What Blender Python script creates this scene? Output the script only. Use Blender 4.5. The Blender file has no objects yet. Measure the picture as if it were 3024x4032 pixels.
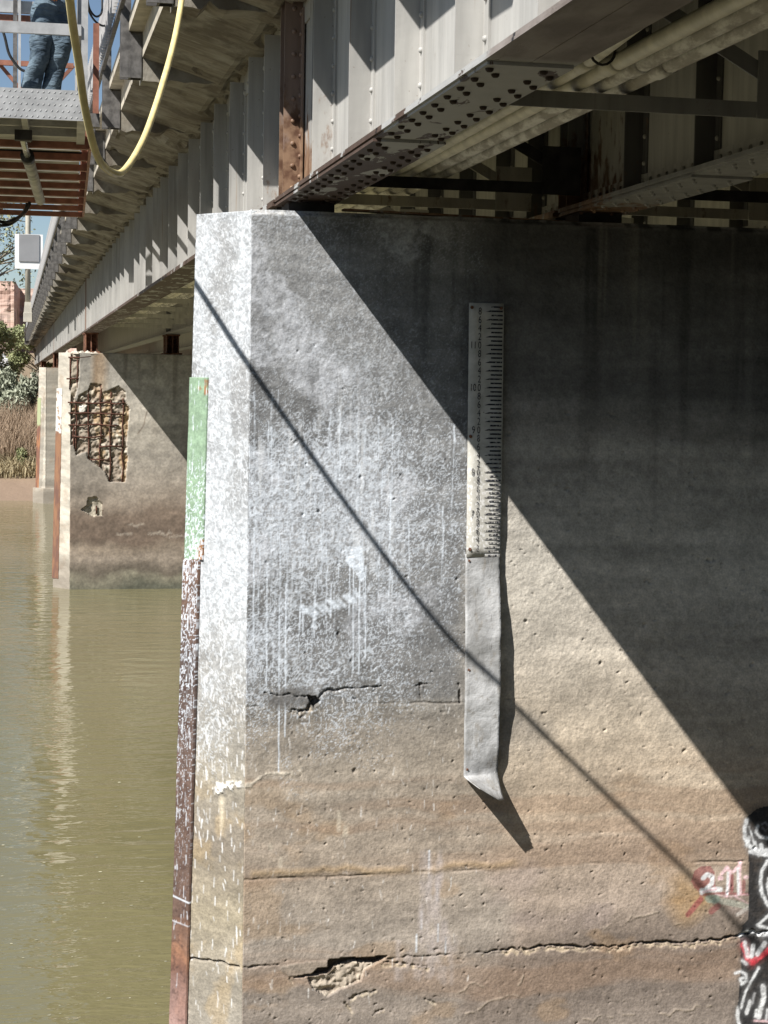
import bpy, bmesh, math, random
import numpy as np
from mathutils import Vector, Matrix

# ------------------------------------------------------------------ camera, sky, sun, exposure
scene = bpy.context.scene
F_PX, CX, CY = 7000.0, 1512.0, 2016.0           # focal length and centre measured in photograph pixels
_Y = np.array([45 - CX, -(1500 - CY), -F_PX]); _Y /= np.linalg.norm(_Y)      # bridge axis
_X = np.array([35000 - CX, -(2110 - CY), -F_PX]); _X -= _X.dot(_Y) * _Y; _X /= np.linalg.norm(_X)  # pier axis
_Z = np.cross(_X, _Y)
CAMROT = np.array([_X, _Y, _Z])
cam_data = bpy.data.cameras.new("camera")
cam_data.sensor_fit = 'VERTICAL'
cam_data.sensor_height = 36.0
cam_data.lens = 36.0 * F_PX / 4032.0
cam_data.clip_start = 0.05
cam_data.clip_end = 12000
cam = bpy.data.objects.new("camera", cam_data)
scene.collection.objects.link(cam)
cam.matrix_world = Matrix([list(r) + [0.0] for r in CAMROT] + [[0, 0, 0, 1]])
scene.camera = cam

LIGHT = Vector((1.0, 0.72, -1.257)).normalized()   # direction the sunlight travels
world = bpy.data.worlds.new("World")
scene.world = world
world.use_nodes = True
wn = world.node_tree.nodes
sky = wn.new('ShaderNodeTexSky')
sky.sky_type = 'NISHITA'
sky.sun_disc = False
sky.sun_elevation = math.asin(-LIGHT.z)
sky.sun_rotation = math.atan2(-LIGHT.x, -LIGHT.y)
sky.altitude = 1400
sky.air_density = 1.0
sky.dust_density = 0.6
world.node_tree.links.new(sky.outputs[0], wn['Background'].inputs[0])
wn['Background'].inputs[1].default_value = 0.05

sun_data = bpy.data.lights.new("sun", 'SUN')
sun_data.energy = 5.0
sun_data.angle = math.radians(0.42)
sun_data.color = (1.0, 0.97, 0.93)
sun = bpy.data.objects.new("sun", sun_data)
scene.collection.objects.link(sun)
sun.rotation_euler = LIGHT.to_track_quat('-Z', 'Y').to_euler()
sun.location = (-20, -14, 25)

scene.view_settings.view_transform = 'Standard'
scene.view_settings.look = 'None'
scene.view_settings.gamma = 1.0
scene.view_settings.use_curve_mapping = False
scene.view_settings.exposure = 0.85

WATER = -5.6
rng = np.random.default_rng(7)
random.seed(11)


def ray(u, v):
    return CAMROT @ np.array([u - CX, -(v - CY), -F_PX])


def wall(u, v, Y=12.8):
    """photograph measurement -> (X, Z) in metres on a vertical plane across the bridge"""
    r = ray(u, v)
    return np.array([r[0] * Y / r[1], r[2] * Y / r[1]])


# ------------------------------------------------------------------ object helpers
C = scene.collection


def tag(o, label=None, cat=None, group=None, kind=None):
    if label: o['label'] = label
    if cat: o['category'] = cat
    if group: o['group'] = group
    if kind: o['kind'] = kind
    return o


def empty(name, loc=(0, 0, 0), rz=0.0):
    o = bpy.data.objects.new(name, None)
    C.objects.link(o)
    o.location = loc
    o.rotation_euler = (0, 0, rz)
    o.empty_display_size = 0.1
    return o


def link(name, me, mat=None, parent=None, loc=None, rot=None, smooth=False):
    o = bpy.data.objects.new(name, me)
    C.objects.link(o)
    if mat is not None and not me.materials:
        me.materials.append(mat)
    if parent is not None:
        o.parent = parent
    if loc is not None: o.location = loc
    if rot is not None: o.rotation_euler = rot
    if smooth: me.polygons.foreach_set('use_smooth', [True] * len(me.polygons))
    return o


class MB:
    """collects simple shapes into one mesh"""
    def __init__(self):
        self.v = []; self.f = []

    def add(self, vs, fs):
        b = len(self.v)
        self.v += [tuple(map(float, p)) for p in vs]
        self.f += [tuple(b + i for i in q) for q in fs]
        return self

    def box(self, x0, x1, y0, y1, z0, z1):
        return self.add([(x0, y0, z0), (x1, y0, z0), (x1, y1, z0), (x0, y1, z0), (x0, y0, z1), (x1, y0, z1), (x1, y1, z1), (x0, y1, z1)],
                        [(0, 3, 2, 1), (4, 5, 6, 7), (0, 1, 5, 4), (1, 2, 6, 5), (2, 3, 7, 6), (3, 0, 4, 7)])

    def bar(self, p, q, w, h, up=(0, 0, 1)):
        p = Vector(p); q = Vector(q); d = (q - p).normalized()
        up = Vector(up)
        if abs(d.dot(up)) > 0.98: up = Vector((0, 1, 0))
        s = d.cross(up).normalized(); u = s.cross(d)
        s *= w / 2; u *= h / 2
        vs = [p - s - u, p + s - u, p + s + u, p - s + u, q - s - u, q + s - u, q + s + u, q - s + u]
        return self.add(vs, [(0, 1, 2, 3), (7, 6, 5, 4), (0, 4, 5, 1), (1, 5, 6, 2), (2, 6, 7, 3), (3, 7, 4, 0)])

    def tube(self, pts, r, n=8, caps=True):
        pts = [Vector(p) for p in pts]
        rs = r if isinstance(r, (list, tuple)) else [r] * len(pts)
        b = len(self.v); prev = None
        for i, p in enumerate(pts):
            d = (pts[min(i + 1, len(pts) - 1)] - pts[max(i - 1, 0)]).normalized()
            if prev is None:
                a = Vector((0, 0, 1)) if abs(d.z) < 0.9 else Vector((1, 0, 0))
                s = d.cross(a).normalized()
            else:
                s = (prev - d * prev.dot(d)).normalized()
            prev = s; u = d.cross(s)
            for k in range(n):
                t = 2 * math.pi * k / n
                self.v.append(tuple(p + (s * math.cos(t) + u * math.sin(t)) * rs[i]))
        for i in range(len(pts) - 1):
            for k in range(n):
                a = b + i * n + k; c = b + i * n + (k + 1) % n
                self.f.append((a, c, c + n, a + n))
        if caps:
            self.f.append(tuple(b + k for k in reversed(range(n))))
            e = b + (len(pts) - 1) * n
            self.f.append(tuple(e + k for k in range(n)))
        return self

    def prism(self, poly, z0, z1):
        n = len(poly)
        vs = [(x, y, z0) for x, y in poly] + [(x, y, z1) for x, y in poly]
        fs = [tuple(reversed(range(n))), tuple(range(n, 2 * n))] + [(i, (i + 1) % n, n + (i + 1) % n, n + i) for i in range(n)]
        return self.add(vs, fs)

    def mesh(self, name):
        me = bpy.data.meshes.new(name)
        me.from_pydata(self.v, [], self.f)
        me.update()
        return me

    def build(self, name, mat, parent=None, loc=None, rot=None, smooth=False, bevel=0):
        o = link(name, self.mesh(name), mat, parent, loc, rot, smooth)
        if bevel:
            m = o.modifiers.new('bevel', 'BEVEL'); m.width = bevel; m.segments = 2; m.limit_method = 'ANGLE'
        return o


def rivet_mesh(r=0.017, h=0.016):
    """domed rivet head along +Z"""
    m = MB(); n = 8
    rings = [(r, 0.0), (r * 0.94, h * 0.5), (r * 0.6, h * 0.9)]
    for rr, z in rings:
        m.v += [(rr * math.cos(2 * math.pi * k / n), rr * math.sin(2 * math.pi * k / n), z) for k in range(n)]
    m.v.append((0, 0, h))
    for i in range(2):
        for k in range(n):
            m.f.append((i * n + k, i * n + (k + 1) % n, (i + 1) * n + (k + 1) % n, (i + 1) * n + k))
    for k in range(n):
        m.f.append((2 * n + k, 2 * n + (k + 1) % n, 3 * n))
    me = m.mesh('rivet')
    me.polygons.foreach_set('use_smooth', [True] * len(me.polygons))
    return me


# ------------------------------------------------------------------ procedural materials
class NT:
    def __init__(self, name, rough=0.8, metal=0.0, spec=0.3):
        self.m = bpy.data.materials.new(name)
        self.m.use_nodes = True
        self.t = self.m.node_tree
        self.b = self.t.nodes['Principled BSDF']
        self.b.inputs['Roughness'].default_value = rough
        self.b.inputs['Metallic'].default_value = metal
        self.b.inputs['Specular IOR Level'].default_value = spec

    def new(self, typ, **kw):
        n = self.t.nodes.new(typ)
        for k, v in kw.items():
            setattr(n, k, v)
        return n

    def set(self, sock, v):
        if hasattr(v, 'is_output') or isinstance(v, bpy.types.NodeSocket):
            self.t.links.new(v, sock)
        elif v is not None:
            if isinstance(v, (tuple, list)) and len(v) == 3 and sock.type == 'RGBA':
                v = (*v, 1)
            sock.default_value = v

    def coord(self, kind='Object', scale=(1, 1, 1)):
        if kind == 'World':
            o = self.new('ShaderNodeNewGeometry').outputs['Position']
        else:
            o = self.new('ShaderNodeTexCoord').outputs[kind]
        mp = self.new('ShaderNodeMapping')
        mp.inputs['Scale'].default_value = scale
        self.t.links.new(o, mp.inputs[0])
        return mp.outputs[0]

    def noise(self, vec, scale=5, detail=4, rough=0.55, dist=0.0):
        n = self.new('ShaderNodeTexNoise')
        self.set(n.inputs['Vector'], vec)
        n.inputs['Scale'].default_value = scale
        n.inputs['Detail'].default_value = detail
        n.inputs['Roughness'].default_value = rough
        n.inputs['Distortion'].default_value = dist
        return n.outputs['Fac']

    def voronoi(self, vec, scale=5, feature='F1'):
        n = self.new('ShaderNodeTexVoronoi', feature=feature)
        self.set(n.inputs['Vector'], vec)
        n.inputs['Scale'].default_value = scale
        return n.outputs['Distance']

    def step(self, v, a, b):
        n = self.new('ShaderNodeMapRange', interpolation_type='SMOOTHSTEP')
        self.set(n.inputs['Value'], v)
        n.inputs['From Min'].default_value = a
        n.inputs['From Max'].default_value = b
        return n.outputs['Result']

    def math(self, op, a, b=None):
        n = self.new('ShaderNodeMath', operation=op)
        self.set(n.inputs[0], a)
        if b is not None: self.set(n.inputs[1], b)
        return n.outputs[0]

    def mix(self, fac, a, b, mode='MIX'):
        n = self.new('ShaderNodeMix', data_type='RGBA', blend_type=mode)
        self.set(n.inputs['Factor'], fac)
        self.set(n.inputs['A'], a)
        self.set(n.inputs['B'], b)
        return n.outputs['Result']

    def sep(self, v):
        n = self.new('ShaderNodeSeparateXYZ')
        self.t.links.new(v, n.inputs[0])
        return n.outputs

    def attr(self, name):
        n = self.new('ShaderNodeAttribute'); n.attribute_name = name
        return n.outputs['Color']

    def color(self, v):
        self.set(self.b.inputs['Base Color'], v); return self

    def bump(self, h, strength=0.3, dist=0.01):
        n = self.new('ShaderNodeBump')
        n.inputs['Strength'].default_value = strength
        n.inputs['Distance'].default_value = dist
        self.set(n.inputs['Height'], h)
        self.t.links.new(n.outputs[0], self.b.inputs['Normal'])
        return self


def plain(name, col, rough=0.6, metal=0.0, var=0.25, scale=9, bump=0.0, kind='Object', stretch=(1, 1, 1)):
    """one colour broken up by two scales of noise"""
    n = NT(name, rough, metal)
    c = n.coord(kind, stretch)
    a = n.noise(c, scale, 5)
    d = n.mix(n.step(a, 0.3, 0.7), tuple(x * (1 - var) for x in col), tuple(min(1, x * (1 + var)) for x in col))
    n.color(d)
    if bump: n.bump(n.noise(c, scale * 5, 4), bump, 0.01)
    return n.m


def steel_paint(name, col=(0.39, 0.38, 0.355), rust=0.0, rustcol=(0.13, 0.062, 0.03)):
    n = NT(name, 0.5)
    w = n.coord('World')
    st = n.noise(n.coord('World', (3, 3, 0.35)), 3, 5)
    g = n.mix(n.step(st, 0.3, 0.72), tuple(x * 0.8 for x in col), tuple(x * 1.07 for x in col))
    sp = n.step(n.noise(w, 34, 3), 0.70, 0.76)
    g = n.mix(n.math('MULTIPLY', sp, 0.6), g, (0.16, 0.12, 0.09))
    dk = n.step(n.noise(n.coord('World', (9, 9, 0.22)), 2.2, 4), 0.56, 0.74)
    g = n.mix(n.math('MULTIPLY', dk, 0.45), g, tuple(x * 0.45 for x in col))
    rr_ = n.step(n.noise(n.coord('World', (14, 14, 0.30)), 2.0, 3), 0.66, 0.74)
    g = n.mix(n.math('MULTIPLY', rr_, 0.5), g, (0.24, 0.16, 0.095))
    # rust that has run from the span joint over the pier, and blotches elsewhere
    y = n.sep(w)
    near = n.math('SUBTRACT', 1.0, n.step(n.math('ABSOLUTE', n.math('SUBTRACT', y['Y'], 13.25)), 0.2, 1.9))
    low = n.math('SUBTRACT', 1.0, n.step(y['Z'], 1.45, 2.5))
    nz = n.noise(n.coord('World', (2.2, 2.2, 1.0)), 4, 6, 0.65)
    amt = n.math('ADD', n.math('MULTIPLY', n.math('MULTIPLY', near, low), 0.34), rust)
    rm = n.step(n.math('ADD', nz, amt), 0.66, 0.82)
    rc = n.mix(n.step(n.noise(w, 11, 4), 0.35, 0.65), rustcol, (0.235, 0.15, 0.095))
    n.color(n.mix(rm, g, rc))
    n.bump(n.math('ADD', n.noise(w, 14, 3), n.math('MULTIPLY', rm, 0.3)), 0.18, 0.01)
    return n.m


M = {}
M['steel'] = steel_paint('grey_steel_paint')
M['steel_dull'] = steel_paint('dull_steel_paint', (0.31, 0.305, 0.285), 0.02)
M['rusty'] = steel_paint('rusty_steel', (0.25, 0.18, 0.145), 0.12, (0.10, 0.052, 0.032))
M['steel_dark'] = steel_paint('dark_inner_steel', (0.15, 0.145, 0.135), 0.0)  # darker tone used for the inner girder stiffeners
M['steel_cream'] = steel_paint('cream_steel_paint', (0.60, 0.575, 0.50), -0.05)

# underside of the bottom flange: light paint peeled off brown steel near the pier
n = NT('peeling_flange_paint', 0.62)
w = n.coord('World')
pn = n.noise(n.coord('World', (2.4, 1.0, 1.0)), 2.6, 7, 0.62, 0.4)
yy = n.sep(w)['Y']
band = n.step(yy, 7.2, 7.35)
far = n.step(yy, 8.7, 10.6)
ex = n.step(n.sep(w)['X'], 2.06, 1.93)
peel = n.step(n.math('ADD', n.math('ADD', pn, n.math('MULTIPLY', far, 0.17)), n.math('MULTIPLY', ex, 0.05)), 0.60, 0.63)
g = n.mix(n.noise(w, 6, 4), (0.30, 0.30, 0.29), (0.42, 0.42, 0.41))
br = n.mix(n.noise(w, 12, 5), (0.035, 0.024, 0.019), (0.115, 0.075, 0.055))
flat = n.mix(n.step(n.noise(n.coord('World', (2, 0.7, 1)), 3, 6), 0.35, 0.7), (0.14, 0.115, 0.10), (0.27, 0.24, 0.22))
n.color(n.mix(band, flat, n.mix(peel, g, br)))
n.bump(n.math('ADD', n.math('MULTIPLY', peel, -0.5), n.noise(w, 20, 4)), 0.35, 0.01)
M['flange'] = n.m

M['black_steel'] = plain('black_bearing_steel', (0.03, 0.027, 0.025), 0.7, var=0.5)
M['rail_steel'] = plain('dark_railing_steel', (0.10, 0.095, 0.09), 0.5, 0.0, 0.4, 12)
M['picket'] = plain('pale_railing_steel', (0.42, 0.41, 0.40), 0.5, 0.0, 0.2, 12)
M['rust_brown'] = plain('rust_brown_steel', (0.16, 0.075, 0.045), 0.8, 0, 0.5, 14, 0.3)
M['rivet_dark'] = plain('dark_rusty_rivet', (0.045, 0.03, 0.023), 0.7, 0, 0.4, 30)
M['rebar'] = plain('corroded_bar', (0.075, 0.032, 0.02), 0.85, 0, 0.5, 20, 0.3)
M['alu'] = plain('mill_aluminium', (0.38, 0.38, 0.375), 0.42, 0.25, 0.18, 7)
M['alu_dull'] = plain('dull_aluminium', (0.40, 0.39, 0.36), 0.5, 0.2, 0.25, 5)
M['primer'] = plain('red_oxide_paint', (0.225, 0.098, 0.065), 0.55, 0, 0.3, 6)
M['black_rubber'] = plain('black_rubber', (0.018, 0.018, 0.018), 0.5, 0, 0.3, 30)
M['yellow'] = plain('yellow_hose_rubber', (0.68, 0.57, 0.27), 0.45, 0, 0.16, 14)
M['chrome'] = plain('hydraulic_rod', (0.62, 0.62, 0.58), 0.25, 0.7, 0.1)
M['cream_pipe'] = plain('cream_pipe_plastic', (0.78, 0.74, 0.61), 0.5, 0, 0.14, 7, 0.1)
n = NT('mottled_white_pipe', 0.7)
c = n.coord('World')
pz = n.step(n.noise(n.coord('World', (2, 0.8, 2)), 5, 6, 0.65), 0.42, 0.62)
n.color(n.mix(pz, (0.42, 0.39, 0.34), (0.78, 0.76, 0.70)))
n.bump(n.noise(c, 22, 5), 0.3, 0.01)
M['white_pipe'] = n.m
M['grey_pipe'] = plain('grey_conduit', (0.16, 0.16, 0.155), 0.6, 0, 0.3, 8)

# board-marked concrete of the deck overhang
n = NT('board_marked_concrete', 0.9)
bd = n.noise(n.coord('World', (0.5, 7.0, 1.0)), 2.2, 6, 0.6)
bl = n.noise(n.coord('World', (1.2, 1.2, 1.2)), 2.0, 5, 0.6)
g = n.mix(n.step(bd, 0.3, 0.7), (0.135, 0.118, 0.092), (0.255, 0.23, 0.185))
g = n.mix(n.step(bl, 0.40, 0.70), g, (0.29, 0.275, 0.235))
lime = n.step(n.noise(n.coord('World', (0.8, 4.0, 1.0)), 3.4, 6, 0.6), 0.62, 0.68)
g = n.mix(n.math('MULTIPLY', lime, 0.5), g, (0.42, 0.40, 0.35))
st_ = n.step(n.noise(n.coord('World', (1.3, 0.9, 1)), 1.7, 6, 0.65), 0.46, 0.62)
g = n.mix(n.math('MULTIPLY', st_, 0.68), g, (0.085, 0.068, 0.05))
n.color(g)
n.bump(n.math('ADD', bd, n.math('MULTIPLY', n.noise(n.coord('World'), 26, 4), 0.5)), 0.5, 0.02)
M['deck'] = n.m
M['fascia'] = plain('pale_fascia_concrete', (0.42, 0.38, 0.31), 0.85, 0, 0.2, 6, 0.25, 'World')
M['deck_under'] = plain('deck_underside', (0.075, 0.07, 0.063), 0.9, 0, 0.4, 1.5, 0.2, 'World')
M['asphalt'] = plain('asphalt', (0.05, 0.05, 0.05), 0.9, 0, 0.2, 20)

# concrete whose colour (dirt, paint, stains, painted shade) is laid out per vertex, with fine grain on top
def canvas_material(name, grain=60, bump=0.35, rough=0.88):
    n = NT(name, rough, 0, 0.25)
    c = n.coord('World')
    g1 = n.noise(c, grain, 4, 0.6)
    col = n.mix(0.5, n.attr('paint'), n.mix(n.step(g1, 0.25, 0.75), (0.62, 0.62, 0.62), (1.35, 1.33, 1.28)), 'MULTIPLY')
    col = n.mix(0.28, col, n.mix(n.step(n.noise(c, grain * 0.3, 3), 0.3, 0.7), (0.6, 0.6, 0.6), (1.35, 1.35, 1.35)), 'MULTIPLY')
    n.color(col)
    n.bump(n.math('ADD', n.noise(c, grain * 1.3, 4), n.math('MULTIPLY', n.voronoi(c, grain * 0.6), 0.7)), bump, 0.008)
    return n.m
M['canvas'] = canvas_material('weathered_pier_concrete')
M['canvas_steel'] = canvas_material('painted_nose_steel', 45, 0.2, 0.7)
M['canvas_far'] = canvas_material('spalled_pier_concrete', 14, 0.4)

def far_concrete(name, base):
    n = NT(name, 0.9)
    w = n.coord('World')
    z = n.sep(w)['Z']
    bandn = n.noise(n.coord('World', (0.35, 0.35, 2.2)), 1.6, 5)
    g = n.mix(n.step(bandn, 0.35, 0.68), tuple(x * 0.72 for x in base), tuple(x * 1.12 for x in base))
    g = n.mix(n.math('MULTIPLY', n.step(n.noise(w, 2.5, 5), 0.5, 0.75), 0.5), g, (0.30, 0.225, 0.16))
    wet = n.step(n.math('ADD', z, n.math('MULTIPLY', bandn, 0.5)), -4.3, -4.9)
    g = n.mix(n.math('MULTIPLY', wet, 0.6), g, (0.17, 0.14, 0.11))
    n.color(g)
    n.bump(n.noise(w, 9, 6), 0.4, 0.03)
    return n.m
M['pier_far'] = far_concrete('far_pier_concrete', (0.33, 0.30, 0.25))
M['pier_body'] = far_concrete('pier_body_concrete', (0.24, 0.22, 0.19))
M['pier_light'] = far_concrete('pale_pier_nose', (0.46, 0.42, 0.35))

# muddy water
n = NT('muddy_water', 0.045, 0, 0.5)
n.b.inputs['IOR'].default_value = 1.42
w = n.coord('World')
n.color(n.mix(n.noise(n.coord('World', (0.25, 0.08, 1)), 2, 3), (0.138, 0.122, 0.060), (0.176, 0.158, 0.082)))
r1 = n.noise(n.coord('World', (0.9, 2.3, 1)), 1.1, 3, 0.5, 0.3)
r2 = n.noise(n.coord('World', (1.6, 4.0, 1)), 3.0, 2, 0.5)
patch = n.step(n.noise(n.coord('World', (0.5, 0.2, 1)), 0.55, 2), 0.4, 0.65)
n.bump(n.math('ADD', r1, n.math('MULTIPLY', n.math('MULTIPLY', r2, patch), 0.5)), 0.30, 0.12)
M['water'] = n.m

M['mud'] = plain('river_mud', (0.23, 0.155, 0.095), 0.9, 0, 0.3, 1.2, 0.4, 'World')
n = NT('dry_bank_soil', 0.95)
w = n.coord('World')
z = n.sep(w)['Z']
so = n.mix(n.noise(w, 0.8, 6), (0.16, 0.115, 0.07), (0.29, 0.22, 0.14))
n.color(n.mix(n.step(z, -4.3, -5.0), so, (0.215, 0.155, 0.11)))
n.bump(n.noise(w, 3, 6), 0.6, 0.08)
M['soil'] = n.m
n = NT('low_bounce_scrub_soil', 0.95)  # unseen near bank, soil darkened to cut light bounced onto the pier
w = n.coord('World')
n.color(n.mix(n.step(n.noise(w, 0.9, 6), 0.35, 0.7), (0.03, 0.03, 0.018), (0.075, 0.062, 0.038)))
n.bump(n.noise(w, 3, 6), 0.6, 0.08)
M['near_soil'] = n.m
n = NT('red_sandstone', 0.95)
w = n.coord('World')
la = n.noise(n.coord('World', (0.004, 0.004, 0.09)), 1.0, 6, 0.65)
lb = n.noise(n.coord('World', (0.02, 0.02, 0.03)), 1.0, 5)
rc = n.mix(n.step(la, 0.35, 0.65), (0.33, 0.21, 0.165), (0.47, 0.36, 0.30))
n.color(n.mix(n.step(lb, 0.56, 0.7), rc, (0.17, 0.15, 0.09)))
n.bump(la, 0.8, 4.0)
M['rock'] = n.m

M['bark'] = plain('pale_bark', (0.27, 0.24, 0.19), 0.9, 0, 0.3, 8, 0.4)
def leaf(name, a, b):
    n = NT(name, 0.65)
    r = n.new('ShaderNodeObjectInfo').outputs['Random']
    v = n.noise(n.coord('World'), 1.3, 4)
    n.color(n.mix(n.step(v, 0.3, 0.7), a, b))
    tr = n.b.inputs['Subsurface Weight']
    return n.m
M['leaf_green'] = leaf('spring_leaf', (0.16, 0.18, 0.08), (0.30, 0.315, 0.165))
M['leaf_dark'] = leaf('dark_leaf', (0.07, 0.095, 0.035), (0.15, 0.18, 0.075))
M['leaf_pale'] = leaf('pale_budding_leaf', (0.17, 0.19, 0.10), (0.30, 0.31, 0.19))
M['sage'] = leaf('sage_leaf', (0.20, 0.22, 0.155), (0.34, 0.355, 0.265))
M['reed'] = leaf('dry_red_twigs', (0.25, 0.18, 0.12), (0.44, 0.33, 0.23))
M['straw'] = leaf('dead_straw', (0.25, 0.20, 0.11), (0.44, 0.37, 0.23))

M['denim'] = None
n = NT('faded_denim', 0.85)
w = n.coord('Object')
dn = n.noise(w, 5, 5)
n.color(n.mix(n.step(dn, 0.3, 0.7), (0.028, 0.046, 0.068), (0.12, 0.165, 0.20)))
n.bump(n.noise(n.coord('Object', (1, 1, 2.6)), 6, 3, 0.5, 0.8), 0.9, 0.06)
M['denim'] = n.m
M['shirt'] = plain('dark_jacket', (0.025, 0.026, 0.032), 0.8, 0, 0.4, 6)
M['orange'] = plain('orange_glove', (0.55, 0.17, 0.05), 0.7, 0, 0.2, 8)
M['skin'] = plain('skin', (0.42, 0.25, 0.17), 0.6, 0, 0.1, 8)
M['boot'] = plain('brown_boot_leather', (0.06, 0.035, 0.02), 0.7, 0, 0.3, 10)
M['hat'] = plain('white_hard_hat', (0.7, 0.7, 0.68), 0.35, 0, 0.05, 4)
M['sign_white'] = plain('white_sign_sheet', (0.72, 0.72, 0.71), 0.45, 0, 0.06, 1)
M['sign_grey'] = plain('grey_sign_back', (0.26, 0.26, 0.265), 0.5, 0.1, 0.08, 1)
M['pole'] = plain('weathered_galvanised_pole', (0.47, 0.44, 0.37), 0.55, 0.1, 0.15, 2)
M['truck_white'] = plain('white_truck_paint', (0.75, 0.75, 0.74), 0.35, 0, 0.05, 1)
M['glass'] = plain('dark_truck_glass', (0.02, 0.025, 0.03), 0.08, 0, 0.1, 1)
M['gauge'] = None
M['fleck'] = plain('pale_fleck', (0.34, 0.32, 0.22), 0.7, 0, 0.5, 3, 0, 'World')

# ------------------------------------------------------------------ hand-painted, displaced surfaces
def vnoise(x, y, seed):
    t = np.random.default_rng(seed).random((256, 256))
    xi = np.floor(x).astype(int); yi = np.floor(y).astype(int)
    fx = x - xi; fy = y - yi
    fx = fx * fx * (3 - 2 * fx); fy = fy * fy * (3 - 2 * fy)
    a = t[xi & 255, yi & 255]; b = t[(xi + 1) & 255, yi & 255]
    c = t[xi & 255, (yi + 1) & 255]; d = t[(xi + 1) & 255, (yi + 1) & 255]
    return (a * (1 - fx) + b * fx) * (1 - fy) + (c * (1 - fx) + d * fx) * fy


def fbm(x, y, o=4, seed=1, g=0.5):
    s = 0; a = 1; t = 0
    for k in range(o):
        s = s + a * vnoise(x * 2 ** k + 13.7 * k, y * 2 ** k + 7.3 * k, seed + k); t += a; a *= g
    return s / t


def sstep(v, a, b):
    t = np.clip((v - a) / (b - a), 0, 1)
    return t * t * (3 - 2 * t)


class Canvas:
    def __init__(self, x0, x1, z0, z1, h):
        self.nx = int(round((x1 - x0) / h)) + 1; self.nz = int(round((z1 - z0) / h)) + 1
        self.x = np.linspace(x0, x1, self.nx); self.z = np.linspace(z0, z1, self.nz)
        self.X, self.Z = np.meshgrid(self.x, self.z)
        self.col = np.zeros((self.nz, self.nx, 3)); self.d = np.zeros((self.nz, self.nx))
        self.h = h
        self.rn = fbm(self.X * 34, self.Z * 34, 3, 5, 0.65) - 0.5

    def win(self, pts, pad):
        p = np.asarray(pts)
        i0 = max(0, np.searchsorted(self.x, p[:, 0].min() - pad) - 1); i1 = min(self.nx, np.searchsorted(self.x, p[:, 0].max() + pad) + 1)
        j0 = max(0, np.searchsorted(self.z, p[:, 1].min() - pad) - 1); j1 = min(self.nz, np.searchsorted(self.z, p[:, 1].max() + pad) + 1)
        return (slice(j0, max(j0, j1)), slice(i0, max(i0, i1)))

    def line(self, pts, w, soft=None, rough=0.0):
        """mask of a polyline of width w -> (slice, mask)"""
        soft = soft or self.h * 0.9
        ws = w if isinstance(w, (list, tuple)) else [w] * len(pts)
        s = self.win(pts, max(ws) / 2 + soft)
        X = self.X[s]; Z = self.Z[s]
        m = np.zeros(X.shape)
        if m.size == 0: return s, m
        for k in range(len(pts) - 1):
            (ax, az), (bx, bz) = pts[k], pts[k + 1]
            dx, dz = bx - ax, bz - az
            t = np.clip(((X - ax) * dx + (Z - az) * dz) / (dx * dx + dz * dz + 1e-12), 0, 1)
            r = np.hypot(X - ax - t * dx, Z - az - t * dz) + rough * self.rn[s]
            wd = ws[k] * (1 - t) + ws[k + 1] * t
            m = np.maximum(m, np.clip((wd / 2 + soft / 2 - r) / soft, 0, 1))
        return s, m

    def poly(self, pts):
        s = self.win(pts, 0.0)
        X = self.X[s]; Z = self.Z[s]; m = np.zeros(X.shape, bool)
        n = len(pts)
        for k in range(n):
            (ax, az), (bx, bz) = pts[k], pts[(k + 1) % n]
            if az == bz: continue
            c = ((az > Z) != (bz > Z)) & (X < (bx - ax) * (Z - az) / (bz - az) + ax)
            m ^= c
        return s, m.astype(float)

    def paint(self, s, m, col, a=1.0):
        k = (m * a)[..., None]
        self.col[s] = self.col[s] * (1 - k) + np.asarray(col) * k

    def build(self, name, mat, parent, pos, skirt=0.1):
        """pos(X, Z, d) -> three arrays; a skirt folds the rim back"""
        X, Y, Zz = pos(self.X, self.Z, self.d)
        col = self.col
        if skirt:
            pad = lambda a: np.pad(a, 1, mode='edge')
            Xb, Yb, Zb = pos(self.X, self.Z, self.d * 0 - skirt)
            X2, Y2, Z2 = pad(Xb), pad(Yb), pad(Zb)
            X2[1:-1, 1:-1] = X; Y2[1:-1, 1:-1] = Y; Z2[1:-1, 1:-1] = Zz
            X, Y, Zz = X2, Y2, Z2
            col = np.pad(col, ((1, 1), (1, 1), (0, 0)), mode='edge')
        nz, nx = X.shape
        me = bpy.data.meshes.new(name)
        co = np.stack([X, Y, Zz], -1).reshape(-1, 3).astype(np.float32)
        idx = np.arange(nz * nx).reshape(nz, nx)
        q = np.stack([idx[:-1, :-1], idx[:-1, 1:], idx[1:, 1:], idx[1:, :-1]], -1).reshape(-1, 4).astype(np.int32)
        me.vertices.add(len(co)); me.vertices.foreach_set('co', co.ravel())
        me.loops.add(q.size); me.loops.foreach_set('vertex_index', q.ravel())
        me.polygons.add(len(q)); me.polygons.foreach_set('loop_start', np.arange(0, q.size, 4, dtype=np.int32))
        me.polygons.foreach_set('use_smooth', np.ones(len(q), bool))
        me.update(calc_edges=True)
        at = me.color_attributes.new('paint', 'FLOAT_COLOR', 'POINT')
        rgba = np.ones((len(co), 4), np.float32); rgba[:, :3] = np.clip(col, 0.004, 0.92).reshape(-1, 3)
        at.data.foreach_set('color', rgba.ravel())
        return link(name, me, mat, parent)


def jag(pts, step=0.05, amp=0.012, seed=3):
    r = np.random.default_rng(seed); out = []
    for k in range(len(pts) - 1):
        a, b = np.array(pts[k], float), np.array(pts[k + 1], float)
        n = max(1, int(np.hypot(*(b - a)) / step))
        for i in range(n):
            p = a + (b - a) * i / n
            if i: p = p + r.normal(0, amp, 2) * np.array([0.6, 1])
            out.append(p)
    out.append(np.array(pts[-1], float))
    return out


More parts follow.
